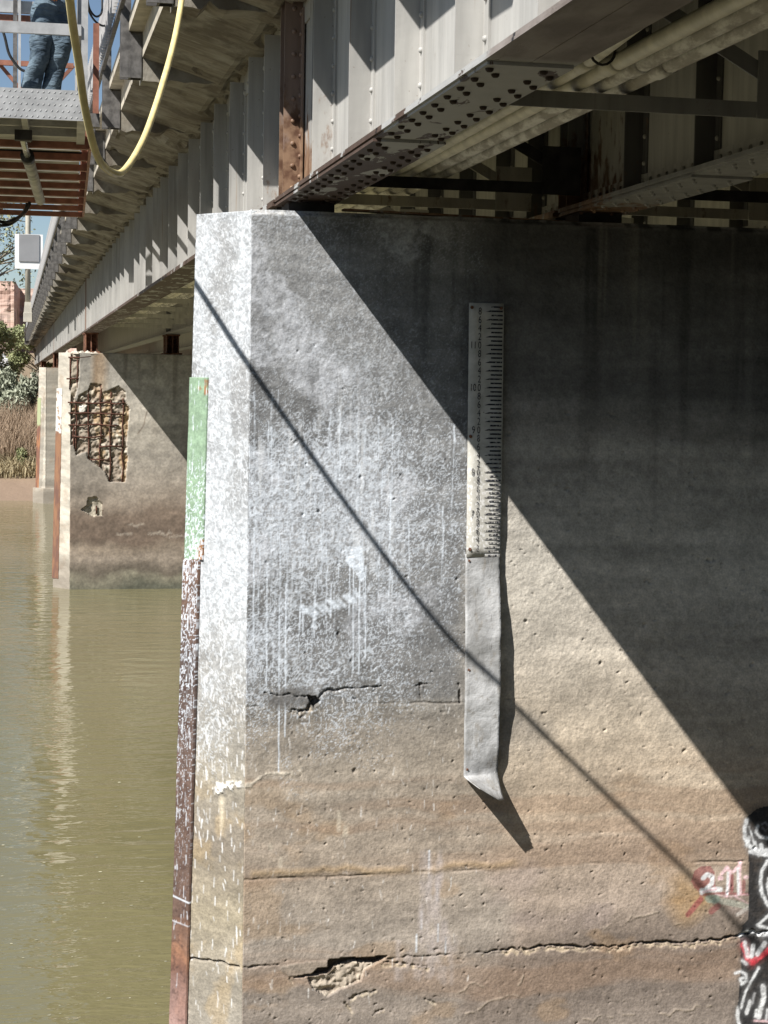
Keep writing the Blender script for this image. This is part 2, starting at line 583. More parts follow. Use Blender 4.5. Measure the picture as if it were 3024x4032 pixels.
def ramp(z, keys):
    zs = np.array([k[0] for k in keys]); cs = np.array([k[1] for k in keys])
    return np.stack([np.interp(z, zs, cs[:, i]) for i in range(3)], -1)


WHITE = (0.66, 0.715, 0.78)

# ================================================================== near pier
pier = empty('concrete_pier', (1.7, 12.8, WATER))
tag(pier, 'nearest concrete bridge pier with whitewash splatter, steel nose and staff gauge', 'pier', 'concrete piers of the bridge')
PX, PY, PZ = 1.7, 12.8, WATER


def child_of_pier(o):
    o.matrix_parent_inverse = Matrix.Translation((-PX, -PY, -PZ))
    return o


def pier_colour(X, Z):
    """dirt, stains and weathering of the bare wall, with shade painted into its upper right"""
    f1 = fbm(X * 1.3, Z * 1.3, 5, 3)
    f4 = fbm(X * 5, Z * 5, 4, 9)
    fh = fbm(X * 0.9, Z * 9, 5, 21)
    fv = fbm(X * 9, Z * 0.5, 4, 33)
    fine = fbm(X * 28, Z * 28, 3, 41)
    zz = Z + (f1 - 0.5) * 0.35
    zj = np.where(Z > -2.60, Z + (f4 - .5) * .03, zz)
    left = ramp(zj, [(-5.0, (.245, .212, .185)), (-4.35, (.25, .212, .18)), (-4.1, (.345, .30, .255)), (-3.5, (.30, .25, .20)),
                     (-2.8, (.31, .268, .218)), (-2.5, (.265, .236, .20)), (-2.35, (.22, .205, .182)), (-2.29, (.175, .170, .162)), (-1.9, (.175, .174, .172)), (-0.4, (.20, .202, .203)), (1.3, (.22, .222, .222))])
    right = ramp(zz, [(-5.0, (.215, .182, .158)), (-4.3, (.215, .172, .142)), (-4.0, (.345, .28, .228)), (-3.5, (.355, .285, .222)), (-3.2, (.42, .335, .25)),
                      (-2.7, (.45, .38, .295)), (-2.0, (.47, .422, .355)), (-1.2, (.50, .465, .405)), (-0.6, (.39, .365, .325)), (0.0, (.16, .155, .147)), (1.3, (.085, .085, .083))])  # dark top end is shade painted onto the same concrete
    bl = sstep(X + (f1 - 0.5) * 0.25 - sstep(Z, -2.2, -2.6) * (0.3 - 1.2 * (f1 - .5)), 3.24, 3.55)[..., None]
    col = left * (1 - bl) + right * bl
    col *= (0.66 + 0.68 * fh)[..., None]
    col *= (0.80 + 0.40 * f4)[..., None]
    col *= (0.86 + 0.28 * fine)[..., None]
    streak = sstep(fv, 0.50, 0.78) * sstep(Z, -1.6, 0.9)
    col *= (1 - 0.45 * streak)[..., None]
    pale = sstep(fbm(X * 13, Z * 0.35, 3, 77), 0.66, 0.78) * sstep(Z, -0.4, 0.9) * sstep(X, 3.2, 3.8)
    col = col * (1 - 0.35 * pale[..., None]) + np.array((.24, .23, .2)) * 0.35 * pale[..., None]
    och = sstep(fbm(X * 2.2, Z * 4, 5, 55), 0.60, 0.72) * sstep(Z, -2.6, -3.2)
    col = col * (1 - 0.32 * och[..., None]) + np.array((.33, .215, .115)) * 0.32 * och[..., None]
    band = sstep(fbm(X * 0.30 + 3, (Z + 0.03 * X) * 5.5 + (f1 - .5) * 1.2, 4, 156), 0.50, 0.68) * sstep(Z, -2.5, -3.1)
    col = col * (1 - 0.42 * band[..., None]) + np.array((.27, .178, .118)) * 0.42 * band[..., None]
    pur = sstep(fbm(X * 1.6, Z * 3, 4, 66), 0.55, 0.7) * sstep(Z, -3.3, -3.7) * sstep(Z, -4.3, -4.2)
    col = col * (1 - 0.4 * pur[..., None]) + np.array((.30, .245, .225)) * 0.4 * pur[..., None]
    return col, f1, f4, fine


EDGE_X = 1.684
c = Canvas(EDGE_X, 6.25, -5.05, 1.262, 0.0075)
X, Z = c.X, c.Z
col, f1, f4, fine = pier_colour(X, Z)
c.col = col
# surface relief: slight form waviness, bug holes, grain
c.d = (f1 - 0.5) * 0.012 + (f4 - 0.5) * 0.006 + (fine - 0.5) * 0.004
r = np.random.default_rng(5)
for k in range(800):
    x = r.uniform(1.75, 5.9); z = r.uniform(-4.95, 0.3)
    if x < 3.3 and z > -2.2 and r.random() < 0.7: continue
    w_ = r.uniform(0.004, 0.013) * (1.9 if r.random() < 0.10 else 1)
    s, m = c.line([(x, z), (x + r.uniform(-.02, .02), z + r.uniform(-.012, .012))], w_, 0.009)
    c.d[s] -= m * r.uniform(0.004, 0.011)
    c.paint(s, m, (.12, .10, .085), 0.22)
# whitewash splatter: worm-like specks thrown from the water side
ridge = 1 - np.abs(2 * fbm(X * 34 + 3 * fbm(X * 13, Z * 13, 2, 5), Z * 34 + 3 * fbm(X * 13, Z * 13, 2, 6), 2, 91) - 1) * 2.0
ridge2 = 1 - np.abs(2 * fbm(X * 55, Z * 48, 2, 97) - 1) * 2.0
cloud = fbm(X * 1.7, Z * 1.2, 4, 17)
big = fbm(X * 0.9 + 5, Z * 0.8, 3, 18)
fade_x = 1 - sstep(X + (big - .5) * .9 + (f4 - .5) * .3, 1.95, 3.45)
dens = (0.30 + 0.55 * fade_x) * (0.30 + 0.85 * sstep(cloud * .6 + big * .4, 0.38, 0.62)) * (1 - sstep(X + (f4 - .5) * .2, 3.28, 3.5))
low_edge = sstep(Z + (f4 - .5) * .9 + (big - .5) * .7, -3.0, -1.75)
dens = dens * low_edge
mid = np.exp(-((Z + 0.75) / 0.65) ** 2) * (1 - sstep(X, 2.3, 3.4))
dens = np.clip(dens + 0.36 * mid * (0.15 + sstep(cloud, .38, .6)), 0, 1.1)
thr = 0.96 - 0.40 * dens
W = sstep(ridge, thr, thr + 0.16) * sstep(dens, 0.05, 0.2) * 0.92
W = np.maximum(W, 0.75 * sstep(ridge2, thr + 0.03, thr + 0.16) * sstep(dens, 0.1, 0.4))
haze_w = sstep(dens, 0.35, 1.1) * (0.06 + 0.34 * sstep(cloud, 0.45, 0.72))
c.paint(np.s_[:, :], haze_w, (.47, .485, .515), 1.0)
c.paint(np.s_[:, :], W * (0.42 + 0.42 * sstep(Z, 0.3, -0.6)), WHITE, 0.75)
runs = sstep(fbm(X * 26, Z * 0.9, 3, 131), 0.60, 0.70) * mid * sstep(cloud + .2 * fbm(X * 20, Z * 3, 2, 132), 0.48, 0.66)
c.paint(np.s_[:, :], runs, (.62, .64, .66), 0.7)
smear = sstep(fbm(X * 2.2 + 1.5 * Z, Z * 2.6 - X, 4, 141), 0.60, 0.72) * (1 - sstep(X, 2.9, 3.3)) * low_edge
c.paint(np.s_[:, :], smear * (0.4 + .6 * sstep(fine, .35, .6)), (.56, .58, .62), 0.5)
# runs of paint
for k in range(70):
    x = r.uniform(1.70, 2.75) if r.random() < 0.8 else r.uniform(2.7, 3.25)
    z = r.uniform(-1.5, 0.0); L = r.uniform(0.12, 0.75)
    pts = [(x, z)]
    while pts[-1][1] > z - L:
        pts.append((pts[-1][0] + r.normal(0, 0.0036), pts[-1][1] - 0.045))
    s, m = c.line(pts, [r.uniform(0.004, 0.010) * (1.2 - .9 * i_ / len(pts)) for i_ in range(len(pts))], 0.007, 0.006)
    c.paint(s, m, WHITE, r.uniform(0.3, 0.85))
for u, v0, v1 in ((1392, 2190, 2640), (1415, 2200, 2655), (1440, 2230, 2590), (1378, 2190, 2420), (1125, 2300, 2900), (1052, 2230, 2700), (1240, 2350, 2510),
                  (1182, 2390, 2480), (1195, 2380, 2500), (1100, 2350, 3040), (1305, 2300, 2430), (1000, 2080, 2560)):
    a = wall(u, v0); b = wall(u - 3, v1)
    s, m = c.line(jag([a, b], 0.06, 0.003, u), 0.009, 0.007); c.paint(s, m, WHITE, 0.85)
blob = [wall(*p) for p in ((1355, 2150), (1425, 2150), (1428, 2215), (1440, 2270), (1420, 2290), (1395, 2245), (1365, 2215))]
s, m = c.poly(blob); c.paint(s, m * sstep(fine[s], 0.2, 0.45), WHITE, 0.9)
for k in range(11):
    u = 1185 + k * 21 + r.uniform(-5, 5); v = 2395 - k * 5.5 + r.uniform(-10, 10)
    a = wall(u, v); s, m = c.line([a, a + np.array((0.05, -0.045))], 0.028, 0.02); c.paint(s, m, WHITE, 0.75)
for k in range(340):                                   # thrown dashes below the joint
    x = 1.7 + 1.75 * r.random() ** 1.2; z = r.uniform(-4.6, -2.2)
    if r.random() < (-2.2 - z) / 3.4: continue
    s, m = c.line([(x, z), (x + r.normal(0, 0.006), z - 0.012 - 0.07 * r.random() ** 2)], r.uniform(0.003, 0.008), 0.007, 0.008)
    c.paint(s, m, (.66, .64, .61), r.uniform(0.15, 0.85))
for u, v in ((1660, 3590), (1640, 3680), (1690, 3350), (1725, 3640), (1755, 3690), (1722, 3480)):
    a = wall(u, v); s, m = c.line([a, a - np.array((0.0, 0.13))], 0.012, 0.01); c.paint(s, m, WHITE, 0.8)
for u0, u1, v in ((1640, 1760, 3600), (1660, 1740, 3420), (1560, 1800, 3740)):   # milky bloom
    for k in range(30):
        a = wall(r.uniform(u0, u1), v + r.uniform(-80, 80)); s, m = c.line([a, a - np.array((0, .12))], 0.03, 0.03); c.paint(s, m, (.42, .37, .35), 0.35)
# construction joints
for pts, w_, dep in (([(944, 2782), (1300, 2772), (1822, 2766)], 0.011, 0.012), ([(1990, 2752), (2600, 2744)], 0.009, 0.008),
                     ([(948, 3463), (1300, 3452), (1885, 3424), (2338, 3399), (2929, 3391)], 0.014, 0.014)):
    P = jag([wall(*p) for p in pts], 0.07, 0.0035, 8)
    s, m = c.line(P, w_, 0.009); m = m * (0.08 + 0.92 * sstep(fbm(c.X[s] * 3, c.Z[s] * 9, 3, 71), .42, .66)); c.d[s] -= m * dep * .6; c.paint(s, m, (.10, .078, .06), 0.4)
P = jag([wall(*p) for p in ((1000, 3440), (1500, 3425), (1885, 3405), (2200, 3400), (2460, 3388), (2900, 3370))], 0.08, 0.014, 4)
s, m = c.line(P, 0.045, 0.04); m = m * sstep(f1[s] + .5 * f4[s], .62, .85); c.d[s] += m * 0.006; c.paint(s, m, (.36, .25, .13), 0.5)
s, m = c.line([wall(2005, 2092), wall(2120, 2092)], 0.02, 0.02); c.paint(s, m, (.5, .47, .42), 0.5)
# cracks
def crack(px, widths, depth, lip=True, seed=1, amp=0.010):
    P = jag([wall(*p) for p in px], 0.035, amp, seed); rw = np.random.default_rng(seed + 40)
    w_ = list(np.interp(np.linspace(0, 1, len(P)), np.linspace(0, 1, len(widths)), widths))
    if lip:
        Q = [p + np.array((0, -0.022 - 0.3 * q)) for p, q in zip(P, w_)]
        s, m = c.line(Q, [q * 1.0 + 0.012 for q in w_], 0.012, 0.05)
        c.d[s] -= m * 0.012 * fine[s]; c.paint(s, m * sstep(f4[s] + 0.3 * fine[s], 0.40, 0.6), (.46, .375, .27), 0.85)
    w_ = [q * float(np.exp(rw.normal(0, .35))) for q in w_]
    s, m = c.line(P, w_, 0.010, 0.022); c.d[s] -= m * depth; c.paint(s, m, (.06, .048, .038), 0.65)
crack(((940, 3806), (1000, 3806), (1102, 3797)), (0.010, 0.007, 0.005), 0.016, False, 2, 0.004)
crack(((1516, 3773), (1660, 3765), (1900, 3750)), (0.007, 0.005, 0.005), 0.012, False, 3, 0.004)
crack(((1900, 3750), (1963, 3742), (2179, 3722), (2362, 3726), (2578, 3710), (2817, 3702), (2929, 3678), (3020, 3668)), (0.004, 0.008, 0.017, 0.009, 0.015, 0.010, 0.018), 0.03, True, 5)
crack(((1510, 3790), (1600, 3795), (1680, 3805)), (0.008, 0.006, 0.004), 0.016, True, 6, 0.004)
crack(((1042, 2728), (1120, 2736), (1208, 2745), (1236, 2760), (1290, 2716), (1403, 2708), (1509, 2700)), (0.003, 0.004, 0.008, 0.013, 0.005, 0.003), 0.018, False, 7)
crack(((1150, 2792), (1178, 2800), (1214, 2796), (1232, 2752)), (0.006, 0.010, 0.012), 0.025, True, 8, 0.004)
crack(((1640, 2700), (1655, 2694), (1710, 2694)), (0.010, 0.005), 0.012, False, 9, 0.006)
crack(((1652, 2696), (1657, 2755)), (0.006, 0.005), 0.010, False, 10, 0.004)
crack(((1806, 2690), (1812, 2765)), (0.013, 0.006), 0.015, False, 11, 0.005)
s, m = c.poly([wall(*p) for p in ((1208, 2738), (1246, 2744), (1262, 2760), (1238, 2786), (1226, 2770))]); c.d[s] -= m * 0.06; c.paint(s, m, (.04, .03, .025), 0.8)
# darker repair skin above the upper crack
for k in range(60):
    a = wall(r.uniform(1060, 1230), r.uniform(2715, 2780)); s, m = c.line([a, a + np.array((0.05, 0))], 0.05, 0.04); c.paint(s, m, (.13, .125, .12), 0.25)
# spall with a black void over rubble
Q = lambda a, b: wall(1000 + 0.422 * a, 3600 + 0.422 * b)
rub = [Q(*p) for p in ((500, 590), (545, 690), (680, 775), (800, 705), (1000, 620), (1030, 520), (1250, 400), (1130, 455), (900, 440), (760, 490), (690, 560))]
s, m = c.poly(rub)
stones = fbm(c.X[s] * 26, c.Z[s] * 26, 2, 61)
c.d[s] -= m * (0.018 + 0.05 * (0.62 - stones)); c.paint(s, m, (.41, .355, .285), 0.8)
c.paint(s, m * sstep(stones, 0.5, 0.25), (.16, .12, .09), 0.6)
void = [Q(*p) for p in ((690, 428), (780, 415), (900, 400), (980, 408), (1250, 386), (1190, 430), (1130, 462), (900, 445), (740, 500), (690, 555), (540, 580), (370, 592), (420, 570), (530, 562), (590, 505), (690, 492))]
s, m = c.poly(void); c.d[s] -= m * 0.062; c.paint(s, m, (.035, .027, .02), 0.85)
slab = [Q(*p) for p in ((240, 490), (430, 450), (690, 430), (690, 490), (590, 505), (530, 560), (420, 570), (330, 580), (260, 540))]
s, m = c.poly(slab); c.d[s] += m * 0.006; c.paint(s, m, (.26, .235, .195), 0.35)
for px in (((330, 590), (360, 640)), ((960, 750), (1130, 710)), ((900, 790), (1010, 740)), ((1110, 940), (1200, 890)), ((1600, 790), (1690, 830)), ((850, 830), (910, 910))):
    P = jag([Q(*p) for p in px], 0.03, 0.006, 12)
    s, m = c.line(P, 0.012, 0.01, 0.03); c.d[s] -= m * 0.014; c.paint(s, m, (.07, .055, .04), 0.5)
    s, m = c.line([p + np.array((0.006, -0.016)) for p in P], 0.014, 0.01, 0.04); c.paint(s, m, (.46, .39, .29), 0.6)
for px in (((1800, 3910), (1850, 3870), (2060, 3930)), ((1830, 3990), (1900, 3960), (2010, 3905)), ((2300, 3890), (2350, 3885)), ((2040, 3880), (2060, 3840)),
           ((2600, 3990), (2800, 3960)), ((2300, 4010), (2500, 3995)), ((2350, 3650), (2600, 3590)), ((2660, 3640), (2760, 3590))):
    P = jag([wall(*p) for p in px], 0.04, 0.010, 14)
    s, m = c.line(P, 0.012, 0.012); m = m * sstep(fbm(c.X[s] * 14, c.Z[s] * 14, 2, 73), .4, .6); c.d[s] += m * 0.005; c.paint(s, m, (.36, .30, .235), 0.6)
# lime deposits
P = jag([wall(*p) for p in ((945, 3092), (985, 3090), (1010, 3070), (1050, 3046), (1120, 3048), (1148, 3040), (1145, 3062))], 0.03, 0.004, 15)
s, m = c.line(P, 0.020, 0.014, 0.05); c.d[s] += m * 0.004; c.paint(s, m, (.50, .45, .37), 0.8)
for u, v, l, w_ in ((1335, 3200, .13, .03), (1360, 3260, .05, .04), (1180, 3020, .03, .02), (1105, 3380, .06, .02), (1065, 3330, .02, .03)):
    a = wall(u, v); s, m = c.line([a, a - np.array((0, l))], w_, 0.02); c.paint(s, m, (.50, .44, .35), 0.7)
# spray-painted graffiti
PINK, GREYP, MAROON = (.80, .56, .59), (.72, .74, .75), (.26, .055, .065)
def G(a, b): return wall(2524 + 0.4213 * a, 3100 + 0.4213 * b)
s, m = c.line([G(400, 950), G(560, 1060), G(420, 1150), G(360, 1050)], 0.20, 0.14); c.paint(s, m, (.40, .24, .09), 0.5)
s, m = c.poly([G(*p) for p in ((470, 880), (500, 780), (570, 735), (650, 735), (690, 800), (700, 950), (560, 990), (500, 940))]); c.paint(s, m, MAROON, 0.62)
for pts, w_, cl, a in ((((560, 1050), (440, 1190)), .045, MAROON, .75), (((690, 1060), (850, 1080), (1000, 1120)), .05, (.36, .38, .32), .7), (((720, 1110), (660, 1160)), .05, MAROON, .6),
                       (((640, 1040), (700, 1040)), .07, (.28, .36, .30), .7), (((560, 1010), (700, 990), (1000, 1000)), .022, MAROON, .6),
                       (((580, 850), (620, 815), (670, 840), (665, 900), (570, 985)), .036, GREYP, .95), (((570, 965), (740, 955)), .04, GREYP, .9),
                       (((580, 980), (700, 950)), .018, PINK, .9), (((735, 850), (750, 850)), .035, PINK, .95), (((755, 810), (805, 750), (835, 790), (822, 900), (800, 1010)), .026, PINK, .95),
                       (((815, 800), (805, 1000)), .02, GREYP, .9), (((868, 785), (925, 725), (918, 860), (928, 990)), .026, PINK, .95), (((905, 760), (912, 1000)), .02, GREYP, .9),
                       (((925, 700), (928, 705)), .03, PINK, .9), (((975, 840), (990, 842)), .03, PINK, .8), (((700, 1000), (800, 1025), (1000, 1000)), .008, PINK, .7),
                       (((880, 1020), (1000, 1085)), .010, PINK, .6), (((1000, 1130), (900, 1190)), .03, (.5, .46, .42), .8), (((850, 830), (850, 960)), .03, MAROON, .7), (((960, 880), (960, 960)), .03, MAROON, .6)):
    s, m = c.line([G(*p) for p in pts], w_, 0.011, 0.008); c.paint(s, m * (0.8 + .2 * sstep(fine[s], .25, .5)), cl, a)
BLK, WHT, RED = (.022, .022, .023), (.66, .67, .68), (.62, .05, .07)
for pts in (((1008, 580), (1680, 560), (1680, 1330), (940, 1300), (1005, 1230)), ((1000, 270), (1080, 200), (1150, 180), (1680, 160), (1680, 620), (1040, 600), (975, 540), (955, 430), (970, 320)),
            ((925, 1390), (960, 1290), (1680, 1290), (1680, 2230), (890, 2230), (915, 1900), (940, 1640))):
    s, m = c.line([G(*p) for p in pts] + [G(*pts[0])], 0.05, 0.05); c.paint(s, m, BLK, 0.35)
    s, m = c.poly([G(*p) for p in pts]); c.paint(s, m * (0.92 + .08 * sstep(fine[s], .3, .55)), BLK, 0.97)
for pts, w_, cl in ((((985, 310), (968, 380), (972, 470), (1010, 545), (1090, 590), (1680, 600)), .034, WHT), (((1020, 600), (1100, 625), (1680, 640)), .03, WHT), (((1090, 360), (1075, 420), (1110, 460), (1180, 475), (1680, 470)), .026, WHT),
                    (((1130, 345), (1160, 330), (1200, 370), (1160, 410), (1135, 380)), .012, (.2, .2, .21)), (((1010, 370), (1030, 430), (1050, 500)), .012, WHT), (((1010, 470), (990, 540)), .03, WHT), (((1060, 520), (1070, 560)), .03, WHT), (((1120, 540), (1130, 570)), .03, WHT),
                    (((1180, 690), (1130, 780), (1115, 880), (1125, 980), (1170, 1070), (1200, 1110)), .028, WHT), (((1195, 850), (1180, 930), (1200, 1000)), .022, WHT), (((1200, 1190), (1090, 1290), (1200, 1320)), .026, WHT),
                    (((930, 1390), (990, 1350), (1070, 1360)), .02, WHT), (((1110, 1380), (1200, 1370)), .03, WHT), (((960, 1470), (985, 1530), (1000, 1600), (1040, 1640), (1100, 1590), (1200, 1520)), .05, RED), (((970, 1450), (1000, 1580)), .035, WHT), (((1050, 1480), (1030, 1580)), .035, WHT),
                    (((1160, 1460), (1090, 1560)), .04, WHT), (((945, 1620), (990, 1650)), .025, WHT), (((880, 1735), (930, 1720), (980, 1750), (985, 1810), (940, 1840), (925, 1790), (955, 1780)), .022, WHT),
                    (((1100, 1690), (1040, 1790), (980, 1900), (950, 2000), (935, 2060)), .022, WHT), (((1140, 1860), (1150, 1960), (1120, 2060), (1100, 2150)), .04, WHT), (((1020, 2000), (985, 2110)), .03, WHT), (((1060, 1930), (1040, 2020)), .02, (.4, .4, .41)),
                    (((905, 2060), (900, 2150), (920, 2220)), .026, WHT), (((1080, 2080), (1070, 2140)), .02, WHT), (((1180, 2080), (1170, 2180)), .02, WHT), (((1060, 2180), (1200, 2190)), .014, PINK)):
    s, m = c.line([G(*p) for p in pts], w_ * 1.9, 0.04); c.paint(s, m, cl, .10)
    s, m = c.line([G(*p) for p in pts], w_, 0.013, 0.014); c.paint(s, m * (0.6 + .4 * sstep(fine[s], .25, .5)), cl, 0.92)
# chipped top arris
top = sstep(Z, 1.225, 1.255 + 0.0)
c.d -= top * (0.02 + 0.03 * sstep(fbm(X * 7, Z * 2, 3, 88), 0.4, 0.7))
c.paint(np.s_[:, :], sstep(Z, 1.205, 1.25) * sstep(fbm(X * 9, Z * 9, 3, 89), 0.35, 0.6), (.5, .49, .46), 0.5)
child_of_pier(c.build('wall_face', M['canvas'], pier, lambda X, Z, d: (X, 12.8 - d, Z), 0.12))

# slanting face of the cutwater
NOSE_Y = 13.25
def nose_x(Z): return 1.336 + 0.0205 * (Z - 1.24)
def nose_pos(S, Z, d):
    """S metres from the arris towards the nose, d outwards"""
    nx = nose_x(Z)
    ux, uy = nx - EDGE_X, NOSE_Y - 12.8
    L = np.hypot(ux, uy)
    return EDGE_X + ux / L * S - uy / L * d, 12.8 + uy / L * S + ux / L * d, Z
Lmax = float(np.hypot(nose_x(-5.05) - EDGE_X, NOSE_Y - 12.8))
c = Canvas(0, 1.0, -5.05, 1.25, 0.0075)
c = Canvas(0.0, 0.60, -5.05, 1.25, 0.0075)
S, Z = c.X, c.Z
f1 = fbm(S * 2 + 40, Z * 1.5, 5, 103); fine = fbm(S * 30, Z * 30, 3, 104); fh = fbm(S * 2, Z * 7, 4, 105)
zz = Z + (f1 - .5) * .5
col = ramp(zz, [(-5, (.27, .25, .22)), (-4.2, (.265, .235, .185)), (-3.9, (.27, .235, .172)), (-3.4, (.215, .185, .148)), (-3.0, (.265, .24, .195)), (-2.5, (.26, .248, .225)), (-1.5, (.245, .247, .248)), (1.3, (.245, .248, .25))])
c.col = col * (0.7 + 0.6 * fh)[..., None] * (0.8 + 0.4 * fine)[..., None]
oc = sstep(fbm(S * 5, Z * 4, 4, 108), 0.56, 0.72) * sstep(Z, -2.8, -3.2)
c.paint(np.s_[:, :], oc, (.38, .28, .15), 0.35)
ridge = 1 - np.abs(2 * fbm(S * 36 + 3 * fbm(S * 13, Z * 13, 2, 5), Z * 32 + 3 * fbm(S * 13, Z * 13, 2, 6), 2, 111) - 1) * 2.0
cloud = fbm(S * 3, Z * 1.4, 4, 112)
dens = sstep(Z + (cloud - .5) * .8, -3.1, -1.9) * (0.35 + 0.6 * sstep(cloud, .38, .62)) + 0.5 * np.exp(-((Z + 1.5) / 0.7) ** 2) * (1 - 0.6 * sstep(S, 0.1, 0.5))
thr = 0.92 - 0.50 * dens
c.paint(np.s_[:, :], sstep(dens, .15, 1.1) * 0.58, (.43, .455, .48), 1)
c.paint(np.s_[:, :], sstep(ridge, thr, thr + .16) * sstep(dens, 0.05, .25), (.56, .59, .62), 0.55)
r = np.random.default_rng(15)
for k in range(420):
    x = r.uniform(0, .57); z = r.uniform(-4.9, -1.6)
    if r.random() < (-1.9 - z) / 3.4: continue
    s, m = c.line([(x, z), (x + r.normal(0, .006), z - r.uniform(.02, .08))], r.uniform(.005, .011), .007); c.paint(s, m, (.66, .67, .68), r.uniform(.3, .9))
c.d = (f1 - .5) * .014 + (fine - .5) * .006
def nose_sz(u, v):
    """pixel on the slanting face -> S, Z"""
    rr = ray(u, v)
    best = None
    for Sx in np.linspace(0, 0.57, 60):
        # intersect with the face plane at this Z iteratively
        pass
    e = np.array((EDGE_X, 12.8)); dv = np.array((1.28 - EDGE_X, NOSE_Y - 12.8)); nrm = np.array((-dv[1], dv[0]))
    t = nrm.dot(e) / nrm.dot(rr[:2])
    P = rr * t
    return np.array((np.hypot(P[0] - e[0], P[1] - e[1]), P[2]))
bpts = [nose_sz(*p) for p in ((868, 3105), (900, 3098), (944, 3090))]
s, m = c.line(bpts, [.06, .05, .03], .02, .10); c.d[s] += m * .014; c.paint(s, m, (.72, .70, .66), .95)
a = nose_sz(880, 3150); s, m = c.line([a, a - np.array((0, .22))], [.05, .01], .03); c.paint(s, m, (.62, .55, .42), .6)
P = jag([nose_sz(*p) for p in ((763, 3771), (850, 3785), (942, 3806))], .03, .006, 4)
s, m = c.line(P, .012, .009); c.d[s] -= m * .03; c.paint(s, m, (.06, .045, .035), .7)
child_of_pier(c.build('nose_face', M['canvas'], pier, lambda S, Z, d: nose_pos(S * (np.hypot(nose_x(Z) - EDGE_X, .45) / 0.60), Z, d), 0.10))

# core of the pier behind the two modelled faces
m = MB()
def pier_plan(z, inset):
    nx = float(nose_x(z))
    return [(9.3, 12.8 + inset), (EDGE_X + inset * 0.6, 12.8 + inset), (nx + inset * 1.3, NOSE_Y), (EDGE_X + inset * 0.6, 13.7), (9.3, 13.7)]
za, zb = -7.5, 1.235
pa, pb = pier_plan(za, 0.085), pier_plan(zb, 0.085)
k = len(pa)
m.add([(x, y, za) for x, y in pa] + [(x, y, zb) for x, y in pb],
      [tuple(range(k)), tuple(reversed(range(k, 2 * k)))] + [(i + k, (i + 1) % k + k, (i + 1) % k, i) for i in range(k)])
child_of_pier(m.build('body', M['pier_body'], pier))
c = Canvas(6.246, 9.29, -5.05, 1.262, 0.035)
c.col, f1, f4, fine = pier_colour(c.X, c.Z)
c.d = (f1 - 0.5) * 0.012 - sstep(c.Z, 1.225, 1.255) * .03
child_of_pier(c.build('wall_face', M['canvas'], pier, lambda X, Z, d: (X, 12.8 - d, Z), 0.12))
# base course standing in the water
m = MB(); x0, x1 = float(nose_x(-7.4)), float(nose_x(-5.049))
pa = [(9.29, 12.79), (EDGE_X - .005, 12.79), (x0 - .01, NOSE_Y), (EDGE_X - .005, 13.71), (9.29, 13.71)]; pb = [(9.29, 12.79), (EDGE_X - .005, 12.79), (x1 - .01, NOSE_Y), (EDGE_X - .005, 13.71), (9.29, 13.71)]
m.add([(x, y, -7.4) for x, y in pa] + [(x, y, -5.049) for x, y in pb], [tuple(range(5)), tuple(reversed(range(5, 10)))] + [(i + 5, (i + 1) % 5 + 5, (i + 1) % 5, i) for i in range(5)])
child_of_pier(m.build('base_course', M['pier_body'], pier))

# steel angle and green plate that wrap the nose
def nose_steel(name, z0, z1, leg, off, seed, kind):
    c = Canvas(0.0, leg, z0, z1, 0.0065)
    S, Z = c.X, c.Z
    f = fbm(S * 6, Z * 4, 5, seed); fi = fbm(S * 30, Z * 30, 3, seed + 5)
    if kind == 'green':
        c.col = np.ones(S.shape + (3,)) * np.array((.215, .305, .21)) * (0.85 + .3 * f)[..., None]
        rs = sstep(f + 0.12 * (S > leg - .03) + 0.14 * sstep(Z, -.8, -1.3), .80, .86)
        c.paint(np.s_[:, :], rs, (.26, .11, .045), .9)
        dz = sstep(Z, -.3, -1.2)
    else:
        c.col = ramp(Z + (f - .5) * .5, [(-5, (.40, .31, .28)), (-4.75, (.26, .17, .15)), (-4.45, (.17, .09, .065)), (-4.3, (.25, .13, .08)), (-4.1, (.125, .08, .062)), (-3, (.11, .072, .057)), (-2.2, (.095, .070, .062)), (-1.3, (.15, .09, .065))]) * (0.65 + .7 * f)[..., None]
        c.paint(np.s_[:, :], sstep(fi, .55, .8), (.06, .035, .03), .6)
        dz = np.interp(Z, [-5, -4.2, -3.6, -2.6, -1.9, -1.3], [0.0, .06, .15, .32, .6, 1.0])
    rd = 1 - np.abs(2 * fbm(S * 58, Z * 34, 2, seed + 9) - 1) * 2
    th = .95 - .36 * dz
    c.paint(np.s_[:, :], sstep(rd, th, th + .15) * sstep(dz, .05, .3), WHITE, .7)
    r = np.random.default_rng(seed)
    for k in range(int(150 * (z1 - z0)) if kind != 'green' else 70):
        x = r.uniform(0, leg); z = r.uniform(z0, z1)
        if kind != 'green' and r.random() < (-1.3 - z) / 3.3: continue
        s, m = c.line([(x, z), (x + r.normal(0, .004), z - .015 - .08 * r.random() ** 2)], r.uniform(.002, .006), .006, .006); c.paint(s, m, WHITE, r.uniform(.25, .9))
    if kind != 'green':
        s, m = c.line([(0, -3.86), (leg, -3.89)], .012, .008); c.paint(s, m, WHITE, .8)
        s, m = c.line([(0, -4.05), (leg, -4.07)], .008, .008); c.paint(s, m, WHITE, .5)
    c.d = off + (f - .5) * .008
    def pos(S, Z, d):
        L = np.hypot(nose_x(Z) - EDGE_X, .45)
        return nose_pos(L + 0.010 - S, Z, d)
    o = c.build(name, M['canvas_steel'], pier, pos, off * 0.95)
    return child_of_pier(o)
nose_steel('green_nose_plate', -1.30, 0.05, 0.185, 0.014, 201, 'green')
nose_steel('nose_angle', -5.05, -1.30, 0.155, 0.028, 207, 'rust')
m = MB()
